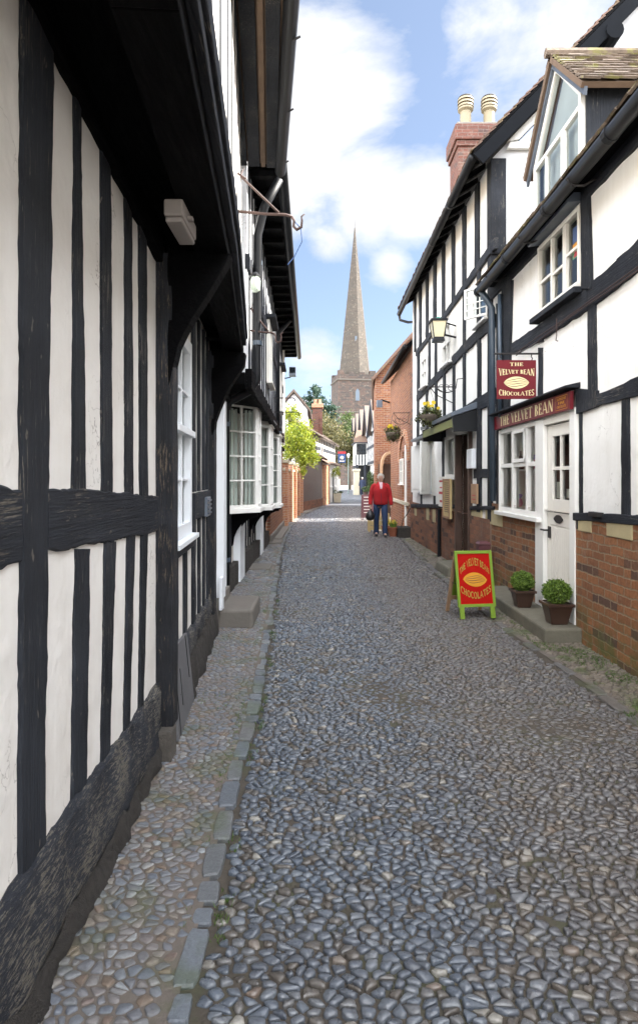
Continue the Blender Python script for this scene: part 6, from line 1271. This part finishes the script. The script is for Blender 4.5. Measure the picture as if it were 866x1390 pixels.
def kerb(name, K, off, D0, D1, wd, z, mat, lmin=.12, lmax=.32, skip=.05):
    mb = MB(); D = D0
    while D < D1:
        l = R.uniform(lmin, lmax); w = wd * R.uniform(.75, 1.2); jx_ = R.uniform(-.007, .007)
        if R.random() > skip:
            x0, x1 = lerpK(K, D) + off + jx_, lerpK(K, D + l) + off + jx_; zz = z + R.uniform(-.004, .006) + gz(x0, D); tl = R.uniform(-.006, .006)
            q = [(x0 - w / 2, D + R.uniform(0, .02)), (x0 + w / 2, D + R.uniform(0, .02)), (x1 + w / 2 + R.uniform(-.01, .01), D + l - .014), (x1 - w / 2 + R.uniform(-.01, .01), D + l - .014)]
            r2 = []
            for k in range(4): a, b = q[k], q[(k + 1) % 4]; r2 += [(a[0] * .88 + b[0] * .12, a[1] * .88 + b[1] * .12), (a[0] * .5 + b[0] * .5 + R.uniform(-.005, .005), a[1] * .5 + b[1] * .5), (a[0] * .12 + b[0] * .88, a[1] * .12 + b[1] * .88)]
            o = len(mb.v); n = len(r2); mx = sum(a for a, b in r2) / n; my = sum(b for a, b in r2) / n
            for s, h in ((1, -.03), (.97, .002), (.90, .007)):
                for a, b in r2: mb.v.append(V((mx + (a - mx) * s, my + (b - my) * s, zz + h + (a - mx) / wd * tl)))
            for r_ in range(2):
                for k in range(n): k2 = (k + 1) % n; mb.f.append((o + r_ * n + k, o + r_ * n + k2, o + r_ * n + n + k2, o + r_ * n + n + k))
            mb.f.append(tuple(o + 2 * n + k for k in range(n)))
        D += l
    return struct(name, mb, mat, fix=False)
kerb('kerb', LK, -.048, -1, 27, .074, -.003, 'kerb_stone', .09, .28); kerb('footway_edging', RK, .05, 1, 22, .09, -.010, 'kerb_stone', .2, .42, .12)
mb = MB()
for x0, x1, y0, y1, z in ((-1.18, -.80, 10.2, 10.9, .035), (-1.16, -.86, 14.3, 15.0, .05), (-1.1, -.90, 15.1, 19, .07)): mb.prism([V((x0, y0, -.02)), V((x1, y0 + .05, -.02)), V((x1 + .0, y1, -.02)), V((x0, y1 - .04, -.02))], V((0, 0, z + .02)))
struct('flagstones', mb, 'stone', bevel=.01)
mb = MB()       # moss and grass rooted in the joints
for _ in range(5200):
    z = R.random()
    if z < .68: D = R.uniform(3.3, 7.0); x = R.uniform(1.95, 2.38); k = mnoise.noise(V((x * 3, D * 2.2, 3))) > .05
    elif z < .9: D = R.uniform(1.6, 8); x = lerpK(LK, D) - .05 + R.choice((-1, 1)) * R.uniform(.045, .09); k = mnoise.noise(V((x * 3, D * 3, 9))) > .12
    else: D = R.uniform(4, 9); x = lerpK(LK, D) - R.uniform(.1, .45); k = mnoise.noise(V((x * 3, D * 2, 1))) > .25
    if not k: continue
    for _k in range(3):
        b = V((x + R.uniform(-.012, .012), D + R.uniform(-.012, .012), -.005)); a = R.uniform(0, 6.28); w = V((math.cos(a), math.sin(a), 0)) * .0022; mb.poly(b - w, b + w, b + V((R.uniform(-.012, .012), R.uniform(-.012, .012), R.uniform(.010, .026))))
o = mb.build('grass', 'grass', fix=False); tag(o, 'short moss and grass growing in the joints of the cobbles', 'grass'); o['kind'] = 'stuff'

# ================================================================== PEOPLE
def person(p, label, coat, legs, hair, face=-1, scale=1.0, bagarm=True, coatlen=.84, step=.16):
    p = V(p); T = lambda x, y, z: V((x * -face * scale, y * -face * scale, z * scale))   # local: y<0 is ahead
    verts = []; rad = []; edges = []
    def add(q, r_, par=None):
        verts.append(T(*q)); rad.append(r_ * scale)
        if par is not None: edges.append((par, len(verts) - 1))
        return len(verts) - 1
    pel = add((0, 0, .90), .13); wa = add((0, 0, 1.05), .12, pel); ch = add((0, 0, 1.25), .115, wa); nk = add((0, -.01, 1.40), .055, ch); h1 = add((0, -.03, 1.47), .062, nk); h2 = add((0, -.03, 1.55), .078, h1); add((0, -.02, 1.62), .060, h2)
    for s, st in ((-1, -1), (1, 1)):
        hp = add((s * .09, 0, .86), .10, pel); kn = add((s * .10, -st * step * .7 - .02, .48), .062, hp); an = add((s * .10, -st * step, .09), .042, kn); add((s * .105, -st * step - .14, .04), .035, an)
        sh = add((s * .15, 0, 1.31), .045, ch); el = add((s * .25, .02, 1.07), .040, sh); wr = add((s * .27, -.05, .83), .028, el); pm = add((s * .275, -.07, .775), .030, wr)
        for i, l in enumerate((.06, .07, .066, .052)):
            f1 = add((s * .275 + (i - 1.5) * .004, -.098 + i * .019, .735), .0105, pm); add((s * .270 + (i - 1.5) * .004, -.098 + i * .019 + .004, .735 - l), .0085, f1)
        t1 = add((s * .262, -.105, .765), .0105, pm); add((s * .258, -.118, .735), .009, t1)
    me = bpy.data.meshes.new('person'); me.from_pydata([tuple(v) for v in verts], edges, []); o = bpy.data.objects.new('person', me); COL.objects.link(o); o.location = p; me.materials.append(MT['skin'])
    sk = o.modifiers.new('skin', 'SKIN')
    if not me.skin_vertices: me.skin_vertices.new()
    for i, r_ in enumerate(rad): me.skin_vertices[0].data[i].radius = (r_, r_)
    me.skin_vertices[0].data[0].use_root = True; sk.use_smooth_shade = True; sb = o.modifiers.new('sub', 'SUBSURF'); sb.levels = 1; sb.render_levels = 2
    tag(o, label, 'person'); P = lambda x, y, z: p + T(x, y, z)
    def loft(rings, seg=20):
        mb = MB()
        for (cx, cy, z, rx, ry) in rings:
            for k in range(seg): a = 2 * math.pi * k / seg; w = 1 + .022 * math.sin(a * 5 + z * 23) + .014 * math.sin(a * 9 - z * 41); mb.v.append(P(cx + rx * math.cos(a) * w, cy + ry * math.sin(a) * w, z))
        for i in range(len(rings) - 1):
            for k in range(seg): k2 = (k + 1) % seg; mb.f.append((i * seg + k, i * seg + k2, (i + 1) * seg + k2, (i + 1) * seg + k))
        mb.f.append(tuple(range(seg))); mb.f.append(tuple((len(rings) - 1) * seg + k for k in range(seg))); return mb
    j = loft([(.006, 0, coatlen, .175, .130), (.006, 0, coatlen + .025, .192, .143), (.004, .005, .96, .196, .150), (0, 0, 1.06, .188, .146), (0, -.01, 1.16, .19, .150), (-.004, -.01, 1.25, .198, .150), (0, 0, 1.34, .180, .120), (0, 0, 1.385, .13, .09), (0, -.01, 1.43, .075, .07), (0, -.01, 1.45, .068, .062)])
    sc = scale
    for s in (-1, 1):
        k_ = 1 if s < 0 else 0; fw = .0 if k_ else -.03
        j.tube([P(s * .12, 0, 1.36), P(s * .178, .005, 1.32), P(s * .215, .012, 1.24), P(s * .232, .015, 1.15), P(s * .25, .02, 1.06), P(s * .262, .01 + fw * .5, 1.0), P(s * .268, -.012 + fw, .93), P(s * .275, -.04 + fw * .3, .86), P(s * .277, -.048, .838)], [q * sc for q in (.065, .074, .066, .07, .060, .064, .052, .054, .044)], 12)
    c = j.build('jacket', coat, o, smooth=True)
    z = MB(); z.tube([P(0, -.162, coatlen + .05), P(0, -.16, 1.1), P(0, -.145, 1.30)], .004, 4); z.build('zip', 'navy', c)
    MB().hexa([P(-.05, -.06, 1.42), P(.05, -.06, 1.42), P(.02, -.155, 1.25), P(-.02, -.155, 1.25), P(-.045, -.065, 1.455), P(.045, -.065, 1.455), P(.03, -.16, 1.30), P(-.03, -.16, 1.30)]).build('shirt_collar', 'shirt_pink', o)
    j = loft([(0, 0, .80, .15, .11), (0, 0, .86, .16, .12), (0, 0, .98, .155, .12)])
    for s, st in ((-1, -1), (1, 1)): j.tube([P(s * .085, 0, .88), P(s * .095, -st * step * .3, .70), P(s * .10, -st * step * .7 - .02, .48), P(s * .10, -st * step * .85, .28), P(s * .10, -st * step, .08), P(s * .10, -st * step, .055)], [.098 * sc, .092 * sc, .075 * sc, .068 * sc, .066 * sc, .064 * sc], 12)
    j.build('trousers', legs, o, smooth=True)
    for s, st in ((-1, -1), (1, 1)):
        y = -st * step; m = MB().tube([P(s * .105, y + .06, .038), P(s * .105, y, .045), P(s * .105, y - .08, .04), P(s * .105, y - .15, .03), P(s * .105, y - .18, .026)], [.03 * sc, .045 * sc, .044 * sc, .036 * sc, .018 * sc], 10); m.build('shoe', 'leather', o, smooth=True)
    hb = MB(); c0 = P(0, -.012, 1.575)
    hb.lathe(c0, [(0, .088), (.045, .078), (.074, .05), (.086, .01), (.083, -.03), (.065, -.06)], 16); hh = [v for v in hb.v]
    for i, v in enumerate(hh):
        d = v - c0; yl = d.y * -face
        if yl < -.035 and d.z < .045: hb.v[i] = c0 + V((d.x, (-face) * max(yl, -.035), d.z))
    for _ in range(260):
        a = R.uniform(0, 6.28); e = R.uniform(-.4, 1.5); d = V((math.cos(a) * math.cos(e), math.sin(a) * math.cos(e), math.sin(e)))
        if d.y * -face < -.35 and d.z < .5: continue
        q = c0 + d * .084; leafq(hb, q, .022)
    hb.build('hair', hair, o, smooth=True)
    fb = MB(); 
    for s in (-1, 1): fb.lathe(P(s * .028, -.098, 1.545), [(0, -.006), (.008, 0), (0, .006)], 6)
    fb.build('eye', 'leather', o); MB().hexa([P(-.010, -.10, 1.515), P(.010, -.10, 1.515), P(.010, -.08, 1.515), P(-.010, -.08, 1.515), P(-.005, -.102, 1.545), P(.005, -.102, 1.545), P(.005, -.085, 1.545), P(-.005, -.085, 1.545)]).build('nose', 'skin', o, bevel=.003)
    MB().hexa([P(-.022, -.094, 1.490), P(.022, -.094, 1.490), P(.022, -.08, 1.49), P(-.022, -.08, 1.49), P(-.020, -.096, 1.497), P(.020, -.096, 1.497), P(.02, -.08, 1.497), P(-.02, -.08, 1.497)]).build('mouth', 'poster_red', o)
    return o
person((1.60, 16.3, 0), 'grey haired person in a red fleece and blue jeans walking down the cobbles', 'fleece_red', 'denim', 'hair_grey', face=-1, scale=.985)
person((3.98, 57.6, 0), 'distant white haired person in a long navy coat walking away beside the stone gate pier', 'navy', 'navy', 'hair_grey', face=1, scale=1.0, coatlen=.60)
t = thing('handbag', (1.33, 16.2, .5), 'soft black handbag held at knee height by the person in red', 'handbag')
MB().lathe((1.325, 16.22, .42), [(.03, 0), (.10, .03), (.125, .10), (.10, .19), (.04, .25), (.03, .27)], 14).build('bag', 'leather', t, smooth=True)
MB().tube([V((1.30, 16.22, .66)), V((1.318, 16.22, .74)), V((1.335, 16.22, .755)), V((1.35, 16.22, .74)), V((1.352, 16.22, .66))], .009, 6).build('handle', 'leather', t)

# ================================================================== CAMERA, SKY, SUN
cam = bpy.data.cameras.new('camera'); co = bpy.data.objects.new('camera', cam); COL.objects.link(co); co.location = (0, 0, H); co.rotation_euler = (math.radians(90), 0, 0)
cam.sensor_fit = 'VERTICAL'; cam.sensor_height = 36; cam.lens = 36 * F / 1390; cam.shift_y = -45 / 1390; cam.clip_end = 6000; cam.clip_start = .05; SC.camera = co
AZ, EL = math.radians(80), math.radians(39)
w = bpy.data.worlds.new('World'); SC.world = w; w.use_nodes = True; nt = w.node_tree; nt.nodes.clear()
class Wn(N):
    def __init__(s): s.t = nt
CL0, CL_FILL, SKS, EXPO, SUN = 3.8, 46.0, .05, 2.68, 3.9   # thin clouds low ahead; unseen bright clouds added overhead and behind as fill light
k = Wn(); sky = k.n('ShaderNodeTexSky', sky_type='NISHITA', sun_disc=False, sun_elevation=EL, sun_rotation=AZ, altitude=60, air_density=.8, dust_density=1.2, ozone_density=1.0)
tc = k.n('ShaderNodeTexCoord'); d = tc.outputs['Generated']
mp = k.n('ShaderNodeMapping'); mp.inputs['Scale'].default_value = (1, 1, 1.7); k.l(d, mp.inputs['Vector'])
n1 = k.noise(5.2, mp.outputs[0], 9, .58, .25); acc = None
for (x, y, r_, a) in ((440, 130, .17, 1), (410, 215, .14, 1), (495, 250, .12, 1), (575, 270, .11, 1), (620, 250, .08, .8), (735, 35, .17, 1), (660, 60, .07, .7), (800, 60, .10, .8), (535, 362, .05, .8), (445, 330, .05, .7), (425, 500, .10, .8), (700, 150, .08, .6)):
    c = V(((x - CX) / F, 1, -(y - HY) / F)).normalized(); ds = k.n('ShaderNodeVectorMath', operation='DISTANCE'); ds.inputs[1].default_value = c; k.l(d, ds.inputs[0])
    mr = k.n('ShaderNodeMapRange', interpolation_type='SMOOTHSTEP'); mr.inputs['From Min'].default_value = r_ * 1.12; mr.inputs['From Max'].default_value = 0; mr.inputs['To Max'].default_value = a; k.l(ds.outputs['Value'], mr.inputs['Value'])
    acc = mr.outputs[0] if acc is None else k.mth('MAXIMUM', acc, mr.outputs[0])
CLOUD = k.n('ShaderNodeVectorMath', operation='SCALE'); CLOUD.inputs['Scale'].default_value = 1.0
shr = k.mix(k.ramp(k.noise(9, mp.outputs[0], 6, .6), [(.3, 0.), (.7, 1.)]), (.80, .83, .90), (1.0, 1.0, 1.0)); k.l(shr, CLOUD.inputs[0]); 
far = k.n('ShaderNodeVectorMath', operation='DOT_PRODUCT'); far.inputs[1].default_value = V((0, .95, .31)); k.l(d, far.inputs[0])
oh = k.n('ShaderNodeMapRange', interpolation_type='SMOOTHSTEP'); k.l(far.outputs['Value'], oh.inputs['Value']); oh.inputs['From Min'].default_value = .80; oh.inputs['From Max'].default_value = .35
k.l(k.mth('ADD', CL0, k.mth('MULTIPLY', oh.outputs[0], CL_FILL)), CLOUD.inputs['Scale'])
skc = k.n('ShaderNodeVectorMath', operation='SCALE'); k.l(sky.outputs[0], skc.inputs[0]); skc.inputs['Scale'].default_value = .88
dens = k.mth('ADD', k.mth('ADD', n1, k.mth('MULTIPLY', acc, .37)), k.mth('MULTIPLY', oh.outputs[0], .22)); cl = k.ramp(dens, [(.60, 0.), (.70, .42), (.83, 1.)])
haze = k.mix(.25, skc.outputs[0], (2.0, 2.4, 2.95))
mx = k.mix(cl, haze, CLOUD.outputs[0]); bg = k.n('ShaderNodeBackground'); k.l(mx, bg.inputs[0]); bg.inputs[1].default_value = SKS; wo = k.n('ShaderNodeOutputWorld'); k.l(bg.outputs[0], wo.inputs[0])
sl = bpy.data.lights.new('sun', 'SUN'); sl.energy = SUN; sl.angle = math.radians(.53); sl.color = (1, .95, .87); so = bpy.data.objects.new('sun', sl); COL.objects.link(so)
sd = V((math.sin(AZ) * math.cos(EL), math.cos(AZ) * math.cos(EL), math.sin(EL))); so.rotation_euler = sd.to_track_quat('Z', 'Y').to_euler()
SC.view_settings.view_transform = 'Standard'; SC.view_settings.look = 'None'; SC.view_settings.gamma = 1; SC.view_settings.use_curve_mapping = False; SC.view_settings.exposure = EXPO
SC.render.engine = 'CYCLES'; SC.cycles.max_bounces = 8; SC.cycles.diffuse_bounces = 4; SC.cycles.transparent_max_bounces = 12
